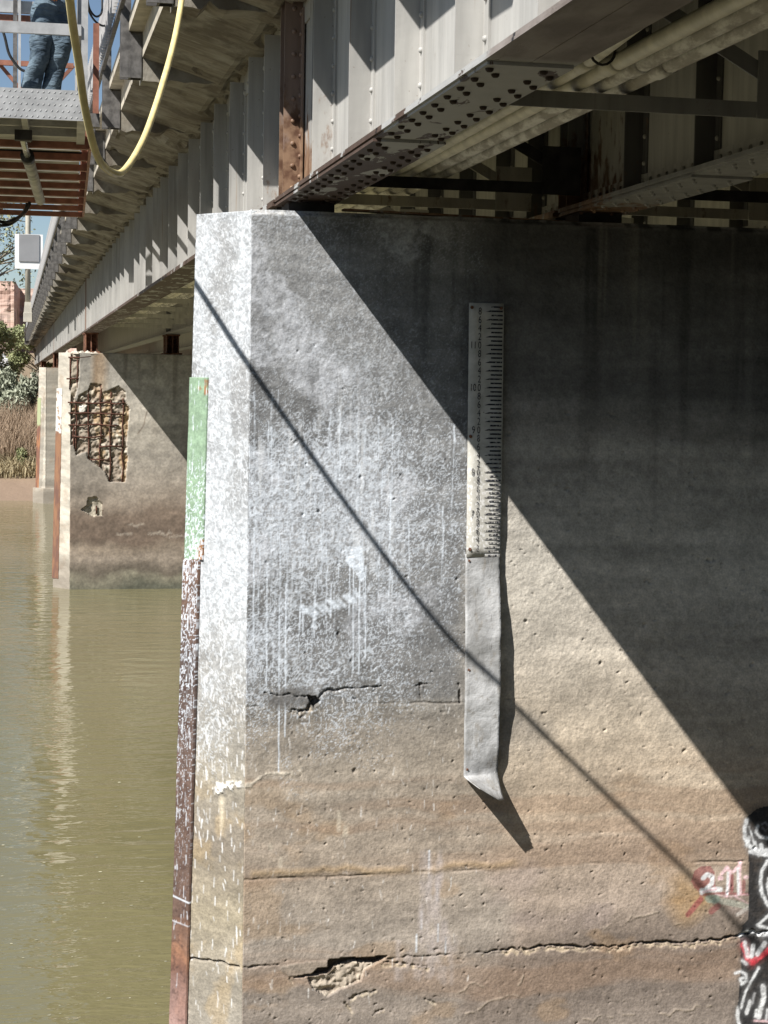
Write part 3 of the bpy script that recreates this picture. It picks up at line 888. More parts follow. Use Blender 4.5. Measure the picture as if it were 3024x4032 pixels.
for z0, z1 in ((-7.4, -1.3), (-1.3, 0.05)):
    x0, x1 = float(nose_x(z0)), float(nose_x(z1))
    m.add([(x0 - .012, 13.25, z0), (x0 + .12, 13.42, z0), (x1 + .12, 13.42, z1), (x1 - .012, 13.25, z1), (x0 - .004, 13.27, z0), (x0 + .13, 13.44, z0), (x1 + .13, 13.44, z1), (x1 - .004, 13.27, z1)],
          [(0, 3, 2, 1), (4, 5, 6, 7), (0, 1, 5, 4), (1, 2, 6, 5), (2, 3, 7, 6), (3, 0, 4, 7)])
child_of_pier(m.build('nose_angle', M['rust_brown'], pier))

# ================================================================== staff gauge
n = NT('worn_gauge_enamel', 0.55)
w = n.coord('World')
gz = n.sep(w)['Z']
g = n.mix(n.step(n.noise(w, 9, 6), 0.35, 0.7), (0.40, 0.385, 0.34), (0.54, 0.52, 0.465))
sp = n.math('MULTIPLY', n.step(n.noise(n.coord('World', (1, 1, 0.8)), 55, 3), 0.52, 0.62), n.step(gz, -0.2, -0.9))
g = n.mix(n.math('MULTIPLY', sp, 0.75), g, (0.70, 0.69, 0.67))
g = n.mix(n.step(n.noise(w, 30, 3), 0.70, 0.76), g, (0.2, 0.17, 0.14))
n.color(g); n.bump(n.noise(w, 30, 3), 0.2, 0.004)
M['gauge'] = n.m
n = NT('worn_black_print', 0.6)
w = n.coord('World')
gz = n.sep(w)['Z']
wear = n.step(n.math('ADD', n.noise(w, 60, 4, 0.7), n.math('MULTIPLY', n.step(gz, 0.2, -1.3), 0.10)), 0.57, 0.66)
n.color(n.mix(wear, (0.02, 0.02, 0.028), (0.40, 0.385, 0.35)))
M['print'] = n.m

gauge = empty('staff_gauge', (3.43, 12.77, -1.25))
tag(gauge, 'white enamelled river staff gauge with black ticks and numbers on the pier wall', 'staff gauge')
GI = Matrix.Translation((-3.43, -12.77, 1.25))
def gpart(o):
    o.matrix_parent_inverse = GI; return o
GY = 12.755                                             # front of the plate
def gx(a, z):
    """a in 0..1 across the plate; it leans very slightly"""
    return 3.297 + (0.633 - z) * 0.0095 + a * 0.263
m = MB(); rows = 24
for j in range(rows + 1):
    z = 0.633 + (-1.250 - 0.633) * j / rows
    wv = 0.004 * math.sin(j * 1.3) + (0.014 if j < 18 else 0.014 * max(0, (24 - j) / 6) ** 1.0)
    for a in (0, 0.25, 0.5, 0.75, 1):
        m.v.append((gx(a, z), GY + 0.004 - 0.6 * wv * a, z))
for j in range(rows):
    for k in range(4):
        p = j * 5 + k
        m.f.append((p, p + 5, p + 6, p + 1))
o = m.build('gauge_plate', M['gauge'], gauge, smooth=True); gpart(o)
sm = o.modifiers.new('thickness', 'SOLIDIFY'); sm.thickness = 0.003; sm.offset = -1
FT = 0.3124; Z11 = wall(1880, 1150 + 770 / 3.6875)[1]
def gz_of(ft): return Z11 + (ft - 11.0) * FT
def gdepth(a, z):
    j = (0.633 - z) / 1.883 * rows
    wv = 0.004 * math.sin(j * 1.3) + (0.014 if j < 18 else 0.014 * max(0, (24 - j) / 6))
    return GY + 0.004 - 0.6 * wv * a - 0.0045
for i in range(60):
    ft = 11.9 - 0.1 * i; z = gz_of(ft)
    long_ = (i % 2 == 1)
    if z < -1.245: break
    t = 0.0062
    a1 = 0.965
    a0 = 0.635 if not long_ else 0.60
    y0, y1 = gdepth(a0, z), gdepth(a1, z)
    vs = [(gx(a0, z), y0, z - t), (gx(a1, z), y1, z - t), (gx(a1, z), y1, z + t), (gx(a0, z), y0, z + t)]
    fs = [(0, 1, 2, 3)]
    if long_:
        vs.append((gx(0.47, z), gdepth(.47, z), z - t * 0.9)); fs.append((4, 0, 3))
    gpart(MB().add(vs, fs).build('tick', M['print'], gauge))
_font = {}
def numeral(txt, x, z, h, parent, y):
    if txt not in _font:
        cu = bpy.data.curves.new('numeral', 'FONT'); cu.body = txt; cu.size = 1.0; cu.align_x = 'CENTER'; cu.align_y = 'CENTER'
        tmp = bpy.data.objects.new('numeral_tmp', cu); C.objects.link(tmp)
        dg = bpy.context.evaluated_depsgraph_get()
        me = bpy.data.meshes.new_from_object(tmp.evaluated_get(dg)); me.name = 'numeral'
        bpy.data.objects.remove(tmp); _font[txt] = me
        me.materials.clear(); me.materials.append(M['print'])
    o = link('numeral', _font[txt], None, parent)
    o.scale = (h * 1.0, h * 1.45, 1); o.rotation_euler = (math.pi / 2, 0, 0); o.location = (x, y, z)
    return o
for i in range(30):
    ft = 11.8 - 0.2 * i; z = gz_of(ft)
    if z < -1.235: break
    d = round(ft * 10) % 10
    gpart(numeral(str(d), gx(0.31, z), z - 0.004, 0.052, gauge, gdepth(.31, z) - 0.001))
    if d == 0 and ft > 6.5:
        gpart(numeral(str(int(round(ft))), gx(0.13 if ft > 9.5 else 0.16, z), z - 0.004, 0.052, gauge, gdepth(.13, z) - 0.001))

# blank metal strip below the gauge, sprung off the wall, its foot torn and curled
n = NT('bare_strip_metal', 0.55, 0.15)
w = n.coord('World')
a_ = n.noise(n.coord('World', (1.2, 1, 0.7)), 5, 5)
g = n.mix(n.step(a_, 0.35, 0.68), (0.25, 0.248, 0.24), (0.45, 0.45, 0.445))
g = n.mix(n.step(n.noise(w, 40, 3), 0.68, 0.76), g, (0.6, 0.6, 0.6))
g = n.mix(n.math('MULTIPLY', n.step(n.noise(n.coord('World', (2, 2, 1)), 7, 6, 0.65), 0.52, 0.66), 0.55), g, (0.24, 0.215, 0.18))
g = n.mix(n.math('MULTIPLY', n.step(n.noise(n.coord('World', (30, 30, 3)), 2, 3), 0.64, 0.70), 0.6), g, (0.16, 0.15, 0.14))
n.color(g); n.bump(n.math('ADD', n.noise(w, 9, 4), n.math('MULTIPLY', n.noise(w, 38, 3), 0.12)), 0.55, 0.03)
M['strip'] = n.m
m = MB(); nr, nf, nc = 72, 22, 14
zt = -1.225
def strip_base(t, a):
    """t 0..1 down the strip, a 0..1 from left to right edge"""
    z = zt - (1.655 + 0.02 * (1 - a)) * t
    bulge = 0.014 + 0.060 * math.sin(min(1, max(0, (t - 0.06) / 0.92)) * math.pi) ** 0.8
    return Vector((3.311 + (zt - z) * 0.012 + a * 0.263, 12.79 - 0.012 - bulge * (0.30 + 0.70 * a) - 0.0045 * math.sin(21 * t + a * 0.8 + .6) - 0.0015 * math.sin(47 * t + a * 4), z))
for j in range(nr + 1):
    for k in range(nc + 1):
        m.v.append(tuple(strip_base(j / nr, k / nc)))
for j in range(1, nf + 1):                        # torn foot bent straight out from the wall
    q = j / nf
    for k in range(nc + 1):
        a = k / nc
        a2 = a + 0.10 * (1 - a) * q
        b_ = strip_base(1.0, a2)
        out = (0.31 * (1 - a) + 0.19 * a) * q ** 1.35
        drop = 0.20 * a * q ** 0.9 + 0.03 * (1 - a) * q ** 0.5
        m.v.append((b_.x + 0.012 * q, b_.y - out, b_.z - drop))
for j in range(nr + nf):
    for k in range(nc):
        if j > nr + nf - 4 and k > 9 + (nr + nf - j): continue      # torn corner
        p = j * (nc + 1) + k
        m.f.append((p, p + nc + 1, p + nc + 2, p + 1))
o = m.build('metal_strip', M['strip'], None, smooth=True)
tag(o, 'blank bent metal strip below the staff gauge, its torn foot curling off the wall', 'metal strip')
sm = o.modifiers.new('thickness', 'SOLIDIFY'); sm.thickness = 0.004; sm.offset = 1
strip = o
def fixing(parent, x, y, z):
    m = MB().tube([(x, y + .004, z), (x, y - .002, z)], .013, 10).tube([(x, y - .002, z), (x, y - .010, z)], .0085, 6)
    return m.build('bolt', M['rust_brown'], parent)
for a_, t_ in ((.10, .03), (.12, .52), (.10, .97)):
    b_ = strip_base(t_, a_); fixing(strip, b_.x, b_.y - .001, b_.z)
for a_, z_ in ((.08, .60), (.92, .60), (.08, -.35), (.10, -1.19)):
    gpart(fixing(gauge, gx(a_, z_), gdepth(a_, z_) + .003, z_))

# ================================================================== bridge superstructure
bridge = empty('girder_bridge', (5.4, 13.4, 1.3))
tag(bridge, 'grey riveted steel girder bridge with concrete deck overhang resting on the piers', 'bridge')
BI = Matrix.Translation((-5.4, -13.4, -1.3))
def bpart(o, parent=None):
    o.matrix_parent_inverse = BI
    return o
def sub(o, parent):
    """sub-part given in world coordinates under a part that itself sits at the world origin"""
    o.parent = parent
    return o

WEBS = (2.14, 4.36, 6.58, 8.80)
ZB, ZT = 1.36, 2.95                         # bottom of flange, top of web
SPANS = ((-20.0, 13.40), (13.50, 49.95), (50.05, 87.3), (87.4, 124.0), (124.1, 160.0))
RIV = rivet_mesh(); RIV.materials.append(M['steel'])
RIV_R = rivet_mesh(0.019, 0.017); RIV_R.materials.append(M['rusty'])
RIV_F = rivet_mesh(0.019, 0.017); RIV_F.materials.append(M['rivet_dark'])
rv = np.array([v.co for v in RIV.vertices]); rf = [tuple(p.vertices) for p in RIV.polygons]

def rivet_cloud(parent, pts, mat, axis='x'):
    """many rivet heads as one piece; pts are positions, heads point to -x, -y or -z"""
    if not pts: return
    m = MB()
    for p in pts:
        if axis == 'x': q = [(p[0] - v[2], p[1] + v[0], p[2] + v[1]) for v in rv]
        elif axis == 'y': q = [(p[0] + v[0], p[1] - v[2], p[2] + v[1]) for v in rv]
        else: q = [(p[0] + v[0], p[1] + v[1], p[2] - v[2]) for v in rv]
        m.add(q, [tuple(reversed(f)) for f in rf] if axis != 'x' else rf)
    o = m.build('rivets', mat, parent, smooth=True)
    o['kind'] = 'stuff'
    return o

ROT = {'x': (0, -math.pi / 2, 0), 'y': (math.pi / 2, 0, 0), 'z': (math.pi, 0, 0)}
def rivet(parent, p, me, axis):
    o = link('rivet', me, None, parent, p, ROT[axis])
    return o

# one stiffener angle (outstanding leg to -X, web leg towards -Y)
m = MB().box(-0.152, -0.006, 0.0, 0.013, 1.53 - ZB, 2.815 - ZB).box(-0.019, -0.006, -0.085, 0.0, 1.53 - ZB, 2.815 - ZB).box(-0.152, -0.0225, 0.0, 0.013, 0.0485, 0.1698)
STIFF = m.mesh('stiffener')
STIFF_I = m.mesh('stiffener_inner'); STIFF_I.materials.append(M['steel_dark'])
STIFF.materials.append(M['steel'])

def stiff_positions(s):
    a, b = SPANS[s]
    if s == 0:
        return [12.02 - 1.323 * k for k in range(0, 16)]
    return [a + 0.93] + [a + 1.93 + 1.323 * k for k in range(int((b - a - 2.6) / 1.323))] + [b - 0.75]

for s, (ya, yb) in enumerate(SPANS):
    for g, xw in enumerate(WEBS):
        if s > 3 and g > 0: continue
        web_m = M['steel'] if g == 0 else M['steel_cream']
        web = MB().box(xw - 0.006, xw + 0.006, ya, yb, ZB + 0.02, ZT).build('girder', web_m, bridge); bpart(web)
        fm = M['flange'] if g == 0 else M['steel_dull']
        # flange angles: horizontal legs, vertical legs
        hm = MB().box(xw - 0.20, xw - 0.0075, ya, yb, ZB + 0.030, ZB + 0.048).box(xw + 0.0075, xw + 0.20, ya, yb, ZB + 0.030, ZB + 0.048)
        fl = hm.build('bottom_flange', fm, web)
        MB().box(xw - 0.021, xw - 0.0065, ya, yb, ZB + 0.049, ZB + 0.165).box(xw + 0.0065, xw + 0.021, ya, yb, ZB + 0.049, ZB + 0.165).build('flange_angle', web_m, web)
        MB().box(xw - 0.021, xw - 0.0065, ya, yb, ZT - 0.27, ZT - 0.002).build('flange_angle', web_m, web)
        if s == 0:       # cover plates step down towards the pier
            MB().box(xw - 0.205, xw - 0.002, ya, yb - 0.02, ZB + 0.016, ZB + 0.0295).box(xw + 0.002, xw + 0.205, ya, yb - 0.02, ZB + 0.016, ZB + 0.0295).build('cover_plate', fm, web)
            MB().box(xw - 0.19, xw + 0.19, 7.33 if g == 0 else 8.2, yb - 0.03, ZB + 0.001, ZB + 0.0155).build('cover_plate', fm, web)
            MB().box(xw - 0.205, xw + 0.205, 9.66 if g == 0 else 10.6, yb - 0.04, ZB - 0.016, ZB + 0.0005).build('cover_plate', fm, web)
        else:
            MB().box(xw - 0.205, xw + 0.205, ya + 0.02, yb - 0.02, ZB, ZB + 0.0295).build('cover_plate', fm, web)
        # stiffeners
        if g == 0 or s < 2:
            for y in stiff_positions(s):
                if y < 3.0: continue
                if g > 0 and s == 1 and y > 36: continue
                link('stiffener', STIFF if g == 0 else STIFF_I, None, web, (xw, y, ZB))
        # web-leg and bottom-angle rivets
        pts = []
        if g <= 2 and s <= 1:
            for y in stiff_positions(s):
                if y < 4 or y > 40: continue
                pts += [(xw - 0.0195, y - 0.045, 1.60 + 0.185 * k) for k in range(7)]
                if y > 13.5: pts += [(xw - 0.0215, y - 0.3 + 0.22 * k, ZT - 0.19 - 0.04 * (k % 2)) for k in range(4)]
            if g > 0:
                yy = 5.0
                while yy < (yb if s == 0 else 30):
                    pts.append((xw - 0.0215, yy, ZB + 0.115)); yy += 0.155
            rivet_cloud(web, pts, web_m, 'x')
        if g == 0 and s == 0:        # bright row of rivets along the foot of the web
            yy = 5.6; k = 0
            while yy < 13.2:
                rivet(web, (xw - 0.0215, yy, ZB + 0.105), RIV, 'x'); yy += 0.155; k += 1
            # underside rivets, staggered pairs of rows
            for y0, y1, zz_ in ((7.42, 9.60, ZB + 0.0005), (9.75, 13.30, ZB - 0.0165)):
                yy = y0; k = 0
                while yy < y1:
                    for dx in ((-0.155, 0.085) if k % 2 == 0 else (-0.095, 0.15)):
                        rivet(web, (xw + dx, yy, zz_), RIV_F, 'z')
                    yy += 0.125; k += 1
        if g == 1 and s == 0:
            pts = []
            for y0, y1, zz_ in ((8.3, 10.5, ZB + 0.0005), (10.7, 13.2, ZB - 0.0165)):
                yy = y0; k = 0
                while yy < y1:
                    for dx in ((-0.155, 0.085) if k % 2 == 0 else (-0.095, 0.15)): pts.append((xw + dx, yy, zz_))
                    yy += 0.125; k += 1
            rivet_cloud(web, pts, M['steel_dull'], 'z')
        # end posts over the piers, rusty
        if g == 0 or s < 2:
            for ye in ((yb - 0.06,) if s == 0 else (ya + 0.045, yb - 0.06)):
                e = MB().box(xw - 0.155, xw - 0.022, ye - 0.014, ye, ZB + 0.049, ZT - 0.08).box(xw - 0.034, xw - 0.0215, ye - 0.10, ye - 0.0145, ZB + 0.166, ZT - 0.15)
                mt = M['rusty'] if g == 0 else M['steel_dull']
                eo = e.build('end_stiffener', mt, web)
                if g == 0 and s == 0:
                    for k in range(9):
                        rivet(web, (xw - 0.085, ye - 0.0145, ZB + 0.12 + 0.165 * k), RIV_R, 'y')
                        rivet(web, (xw - 0.0345, ye - 0.055, ZB + 0.20 + 0.15 * k), RIV_R, 'x')
        if g == 0 and s == 0:        # splice angles beside the joint
            MB().box(xw - 0.030, xw - 0.0065, 12.82, 12.95, ZB + 0.166, ZT - 0.16).build('splice_plate', M['steel_dull'], web)

# bearings on the piers
def bearing(x, y, z0, z1, near):
    m = MB()
    if near:
        m.box(x - 0.19, x + 0.21, y - 0.22, y + 0.22, z0, z0 + 0.035).box(x - 0.16, x + 0.18, y - 0.17, y + 0.17, z0 + 0.0355, z1)
    else:
        m.box(x - 0.24, x + 0.26, y - 0.25, y + 0.25, z0, z0 + 0.05).box(x - 0.20, x + 0.20, y - 0.2, y + 0.2, z1 - 0.04, z1)
        for dx in (-0.17, -0.02, 0.14): m.box(x + dx, x + dx + 0.03, y - 0.2, y + 0.2, z0 + 0.0505, z1 - 0.0405)
        m.box(x - 0.16, x + 0.14, y + 0.0, y + 0.03, z0 + 0.0505, z1 - 0.0405)
    bpart(m.build('bearing', M['black_steel'] if near else M['rust_brown'], bridge))
for x in WEBS:
    bearing(x, 13.16, 1.236, ZB - 0.0165, True); bearing(x, 13.76, 1.236, ZB - 0.0005, True)
    for yp, zp in ((50.0, 0.80), (87.35, 0.66), (124.05, 0.6)):
        bearing(x, yp - 0.35, zp, ZB - 0.0005, False); bearing(x, yp + 0.4, zp, ZB - 0.0005, False)

# cross frames between the girders
def cross_frame(x0, x1, y, mat):
    zl, zh = 1.53, 2.70
    a, b = x0 + 0.03, x1 - 0.16
    o = MB().box(a, b, y - 0.01, y + 0.002, zl - 0.055, zl + 0.03).box(a, b, y + 0.0025, y + 0.085, zl + 0.018, zl + 0.03).build('cross_frame', mat, bridge); bpart(o)
    MB().box(a, b, y - 0.01, y + 0.004, zh - 0.06, zh + 0.03).box(a, b, y + 0.0045, y + 0.08, zh - 0.06, zh - 0.048).build('top_strut', mat, o)
    MB().bar((a, y + 0.02, zh - 0.03), (b, y + 0.02, zl + 0.05), 0.012, 0.085).build('diagonal', mat, o)
    MB().bar((a, y + 0.045, zl + 0.05), (b, y + 0.045, zh - 0.03), 0.012, 0.085).build('diagonal', mat, o)
    MB().box(b - 0.30, b, y - 0.024, y - 0.011, zl - 0.06, zl + 0.30).build('gusset_plate', mat, o)
    MB().box(a, a + 0.26, y - 0.024, y - 0.011, zl - 0.06, zl + 0.24).build('gusset_plate', mat, o)
for i in range(3):
    for y in [9.05 - 3.72 * k for k in range(3)] + [13.0]:
        cross_frame(WEBS[i], WEBS[i + 1], y, M['steel_dull'] if y < 12 else M['black_steel'])
    for k in range(10):
        cross_frame(WEBS[i], WEBS[i + 1], 14.3 + 3.72 * k, M['steel_cream'])  # paler than the span one frames, bounced light put into their colour
# flat lateral plate lying on the pier top between the bearings
bpart(MB().bar((2.36, 12.86, 1.285), (4.15, 12.92, 1.262), 0.09, 0.014).build('lateral_plate', M['steel_dull'], bridge))

# concrete deck: slab, sloping overhang between ribs, ribs under every rail post
EX, RIB = 1.20, 3.39
rib_y = [17.11 + RIB * k for k in range(-7, 38)]
Y0, Y1 = -20.0, 160.0
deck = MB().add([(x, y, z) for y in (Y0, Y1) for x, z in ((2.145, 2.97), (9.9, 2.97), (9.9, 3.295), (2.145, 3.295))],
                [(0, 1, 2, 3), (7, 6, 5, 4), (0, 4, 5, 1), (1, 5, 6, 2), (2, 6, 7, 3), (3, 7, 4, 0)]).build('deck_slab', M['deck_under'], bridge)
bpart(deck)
# overhang soffit built as a roughened strip with broken patches
nyg, nxg = 2600, 18
ys = np.linspace(0.0, 150.0, nyg); xs = np.linspace(EX, 2.138, nxg)
XX, YY = np.meshgrid(xs, ys)
ZZ = np.interp(XX, [EX, 1.84, 1.99, 2.138], [3.058, 2.875, 2.825, 2.825])
dz = (fbm(XX * 2.5, YY * 6, 4, 301) - 0.5) * 0.034
hole = sstep(fbm(XX * 3.0, YY * 1.3, 3, 305), 0.70, 0.74) * (XX > EX + .1) * (XX < 2.0)
crumb = sstep(XX, 1.93, 2.05) * sstep(fbm(XX * 8, YY * 3.5, 3, 309), 0.44, 0.62) * 0.09
ZZ = ZZ + (dz * (XX > EX + .04)) + 0.045 * hole + crumb
idx = np.arange(nyg * nxg).reshape(nyg, nxg)
q = np.stack([idx[:-1, :-1], idx[1:, :-1], idx[1:, 1:], idx[:-1, 1:]], -1).reshape(-1, 4)
m = MB(); m.v = np.stack([XX, YY, ZZ], -1).reshape(-1, 3).tolist(); m.f = [tuple(r_) for r_ in q.tolist()]
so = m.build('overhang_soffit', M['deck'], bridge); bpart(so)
for b_, e_ in ((-20, 160),):
    bpart(MB().box(EX - 0.0, 2.143, b_, e_, 3.275, 3.295).build('walkway_slab', M['fascia'], bridge))
    bpart(MB().box(EX, EX + 0.05, b_, e_, 3.061, 3.2745).build('fascia', M['fascia'], bridge))
    bpart(MB().box(EX - 0.13, EX + 0.3, b_, e_, 3.2955, 3.42).build('kerb', M['fascia'], bridge))
    bpart(MB().box(EX + 0.31, 9.6, b_, e_, 3.2955, 3.35).build('roadway', M['asphalt'], bridge))
# ribs
m = MB()
tw = 0.36
def rib_mesh(seed):
    rr = np.random.default_rng(seed); m = MB(); n = 12
    xs_ = np.linspace(EX - 0.003, 1.93, n)
    lo = 2.845 + rr.normal(0, 0.009, n) + 0.05 * (rr.random(n) < .14); lo[0] = 2.845
    hi = np.interp(xs_, [EX, 1.84, 1.95], [3.075, 2.895, 2.86]) + 0.01
    for yq in (0, tw):
        for k in range(n): m.v.append((xs_[k], yq, lo[k] + (0.02 * rr.random() if yq else 0.0)))
        for k in range(n): m.v.append((xs_[k], yq, hi[k]))
    for k in range(n - 1):
        m.f.append((k, k + 1, n + k + 1, n + k))
        m.f.append((3 * n + k, 3 * n + k + 1, 2 * n + k + 1, 2 * n + k))
        m.f.append((2 * n + k, 2 * n + k + 1, k + 1, k))
    m.f.append((0, n, 3 * n, 2 * n)); m.f.append((2 * n - 1, n - 1, 3 * n - 1, 4 * n - 1))
    me = m.mesh('soffit_rib'); me.materials.append(M['deck']); return me
ribs = [rib_mesh(k) for k in range(5)]
for k, y in enumerate(rib_y):
    o = link('soffit_rib', ribs[k % 5], None, so, (0, y, 0))

# railing along the deck edge
rail = empty('bridge_railing', (EX - 0.08, 13.4, 3.42))
tag(rail, 'steel railing with dark posts and pale pickets along the bridge deck edge', 'railing')
RI = Matrix.Translation((-(EX - 0.08), -13.4, -3.42))
def rpart(o): o.matrix_parent_inverse = RI; return o
pm = MB().box(-0.125, -0.105, -0.07, 0.07, 2.865, 4.10).box(-0.104, -0.004, 0.052, 0.07, 2.865, 3.275).box(-0.104, -0.004, -0.07, -0.052, 2.865, 3.275).box(-0.20, -0.126, -0.07, -0.055, 2.865, 4.08).box(-0.20, -0.126, 0.055, 0.07, 2.865, 4.08)
POST = MB()
for vs, fs in ((pm.v, pm.f),): POST.add(vs, fs)
POST = POST.mesh('post'); POST.materials.append(M['rail_steel'])
for y in rib_y:
    if y < 8: continue
    rpart(link('post', POST, None, rail, (EX - 0.135 + 0.13, y - 0.06 + 0.12, 0)))
for z in (3.52, 4.04):
    rpart(MB().box(EX - 0.225, EX - 0.185, 2.0, 158, z - 0.03, z + 0.03).build('rail', M['rail_steel'], rail))
rpart(MB().box(EX - 0.225, EX - 0.185, 2.0, 158, 3.79, 3.81).build('rail', M['picket'], rail))
pk = MB().box(-0.018, 0.018, -0.011, 0.011, 3.551, 4.009).mesh('picket'); pk.materials.append(M['picket'])
y = 13.6; k = 0
while k < 290:
    rpart(link('picket', pk, None, rail, (EX - 0.245, y, 0))); y += 0.16; k += 1
m = MB()
while y < 120:
    m.box(EX - 0.263, EX - 0.227, y - 0.011, y + 0.011, 3.551, 4.009); y += 0.16
o = m.build('pickets', M['picket'], rail); rpart(o); o['kind'] = 'stuff'

# ================================================================== utility pipes lying on the cross frames
def pipe(name, label, x, z, r, mat, bend=None, y0=-8, y1=48):
    pts = [(x, y0, z), (x, 4, z), (x, 8, z), (x, 12, z), (x, 20, z), (x, 34, z), (x, y1, z)] if not bend else bend
    o = empty(name, (x, 9.0, z))
    I = Matrix.Translation((-x, -9.0, -z))
    p = MB().tube(pts, r, 14).build('pipe_run', mat, o, smooth=True); p.matrix_parent_inverse = I
    for yc in (2.2, 8.55, 14.9, 21, 27):
        xx = np.interp(yc, [a[1] for a in pts], [a[0] for a in pts]); zc = np.interp(yc, [a[1] for a in pts], [a[2] for a in pts])
        q = MB().tube([(xx, yc - 0.09, zc), (xx, yc + 0.09, zc)], r * 1.13, 14).build('coupling', mat, o, smooth=True); q.matrix_parent_inverse = I
    tag(o, label, 'pipe', 'utility pipes under the bridge deck')
    return o, I
ZP = 1.565
pipe('utility_pipe', 'dark grey conduit nearest the front girder, first of the pipes', 2.62, ZP + 0.05, 0.036, M['grey_pipe'])
o, I = pipe('utility_pipe', 'thin cream pipe held by black hanger between grey conduit and other cream pipe', 2.76, ZP + 0.05, 0.038, M['cream_pipe'],
            bend=[(2.58, 3.0, ZP + 0.08), (2.60, 6.2, ZP + 0.08), (2.78, 8.6, ZP + 0.055), (2.80, 12, ZP + 0.045), (2.80, 20, ZP + 0.045), (2.80, 48, ZP + 0.045)])
q = MB().tube([(2.79, 8.25, ZP + 0.6), (2.79, 8.25, ZP + 0.13)], 0.010, 6).build('hanger', M['black_steel'], o); q.matrix_parent_inverse = I
q = MB().tube([(2.765 + 0.062 * math.cos(t), 8.25, ZP + 0.06 + 0.066 * math.sin(t)) for t in np.linspace(0, 2 * math.pi, 17)], 0.007, 6).build('hanger', M['black_steel'], o); q.matrix_parent_inverse = I
pipe('utility_pipe', 'thicker cream pipe in the middle of the pipe bundle', 2.92, ZP + 0.055, 0.043, M['cream_pipe'])
pipe('utility_pipe', 'mottled off-white pipe beside the cream pipes', 3.05, ZP + 0.058, 0.047, M['white_pipe'])
pipe('utility_pipe', 'lime-stained white pipe farthest from the front girder', 3.19, ZP + 0.062, 0.049, M['white_pipe'])

# ================================================================== far piers
def far_pier(label, y, ztop, xe, core=0.0):
    o = empty('concrete_pier', (xe, y, WATER))
    I = Matrix.Translation((-xe, -y, -WATER))
    zb = -8.0
    def plan(z):
        nx = xe - 0.30 + 0.0205 * (z - ztop)
        return [(9.3, y), (xe, y), (nx, y + 0.55), (xe, y + 1.1), (9.3, y + 1.1)]
    def inner(z):
        pl = plan(z)
        return [(9.3, y + core), (xe + core * .5, y + core), (pl[2][0] + core * .3, y + 0.55), (xe, y + 1.1), (9.3, y + 1.1)]
    a, b = inner(zb), inner(ztop); k = len(a)
    fs = [tuple(range(k)), tuple(reversed(range(k, 2 * k)))] + [(i + k, (i + 1) % k + k, (i + 1) % k, i) for i in range(k)]
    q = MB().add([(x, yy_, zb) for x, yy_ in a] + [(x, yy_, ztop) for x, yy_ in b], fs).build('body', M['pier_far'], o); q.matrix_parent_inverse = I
    # pale slanting nose skin, roughened
    m = MB(); nr, nc = 70, 5
    for j in range(nr + 1):
        z = zb + (ztop + 0.01 - zb) * j / nr; nx = plan(z)[2][0]
        for i in range(nc + 1):
            t = i / nc; jit = 0.012 * math.sin(j * 2.3 + i * 1.7)
            m.v.append((xe + (nx - xe) * t - 0.012 + jit * 0.3, y + 0.55 * t - 0.014 + jit * 0.3, z))
    for j in range(nr):
        for i in range(nc):
            p = j * (nc + 1) + i; m.f.append((p, p + nc + 1, p + nc + 2, p + 1))
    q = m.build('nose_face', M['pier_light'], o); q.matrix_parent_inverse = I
    return o, I, plan

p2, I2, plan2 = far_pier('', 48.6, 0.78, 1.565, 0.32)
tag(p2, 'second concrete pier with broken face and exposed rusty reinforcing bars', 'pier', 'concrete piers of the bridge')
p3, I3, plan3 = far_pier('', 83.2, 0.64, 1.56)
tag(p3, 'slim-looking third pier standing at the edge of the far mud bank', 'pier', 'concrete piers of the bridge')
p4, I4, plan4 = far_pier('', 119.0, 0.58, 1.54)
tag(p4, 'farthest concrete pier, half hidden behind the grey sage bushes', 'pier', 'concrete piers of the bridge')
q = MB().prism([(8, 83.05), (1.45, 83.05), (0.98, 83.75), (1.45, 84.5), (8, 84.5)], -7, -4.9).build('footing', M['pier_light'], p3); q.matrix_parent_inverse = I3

# nose angles of the far piers: painted head, rusty below
n = NT('far_nose_steel_white_head', 0.7)
w = n.coord('World'); z = n.sep(w)['Z']
rc = n.mix(n.step(n.noise(n.coord('World', (3, 3, 1)), 1.6, 5), 0.4, 0.65), (0.14, 0.075, 0.055), (0.24, 0.125, 0.07))
n.color(n.mix(n.step(n.math('ADD', z, n.math('MULTIPLY', n.noise(w, 5, 3), 0.5)), -1.2, -1.1), rc, n.mix(n.step(n.noise(w, 9, 4), 0.5, 0.62), (0.56, 0.55, 0.51), (0.30, 0.21, 0.15))))
M['nose2'] = n.m
n = NT('far_nose_steel_green_head', 0.7)
w = n.coord('World'); z = n.sep(w)['Z']
rc = n.mix(n.step(n.noise(n.coord('World', (3, 3, 1)), 1.6, 5), 0.4, 0.65), (0.17, 0.085, 0.06), (0.30, 0.14, 0.07))
n.color(n.mix(n.step(n.math('ADD', z, n.math('MULTIPLY', n.noise(w, 5, 3), 0.5)), -1.9, -1.7), rc, (0.32, 0.35, 0.20)))
M['nose3'] = n.m
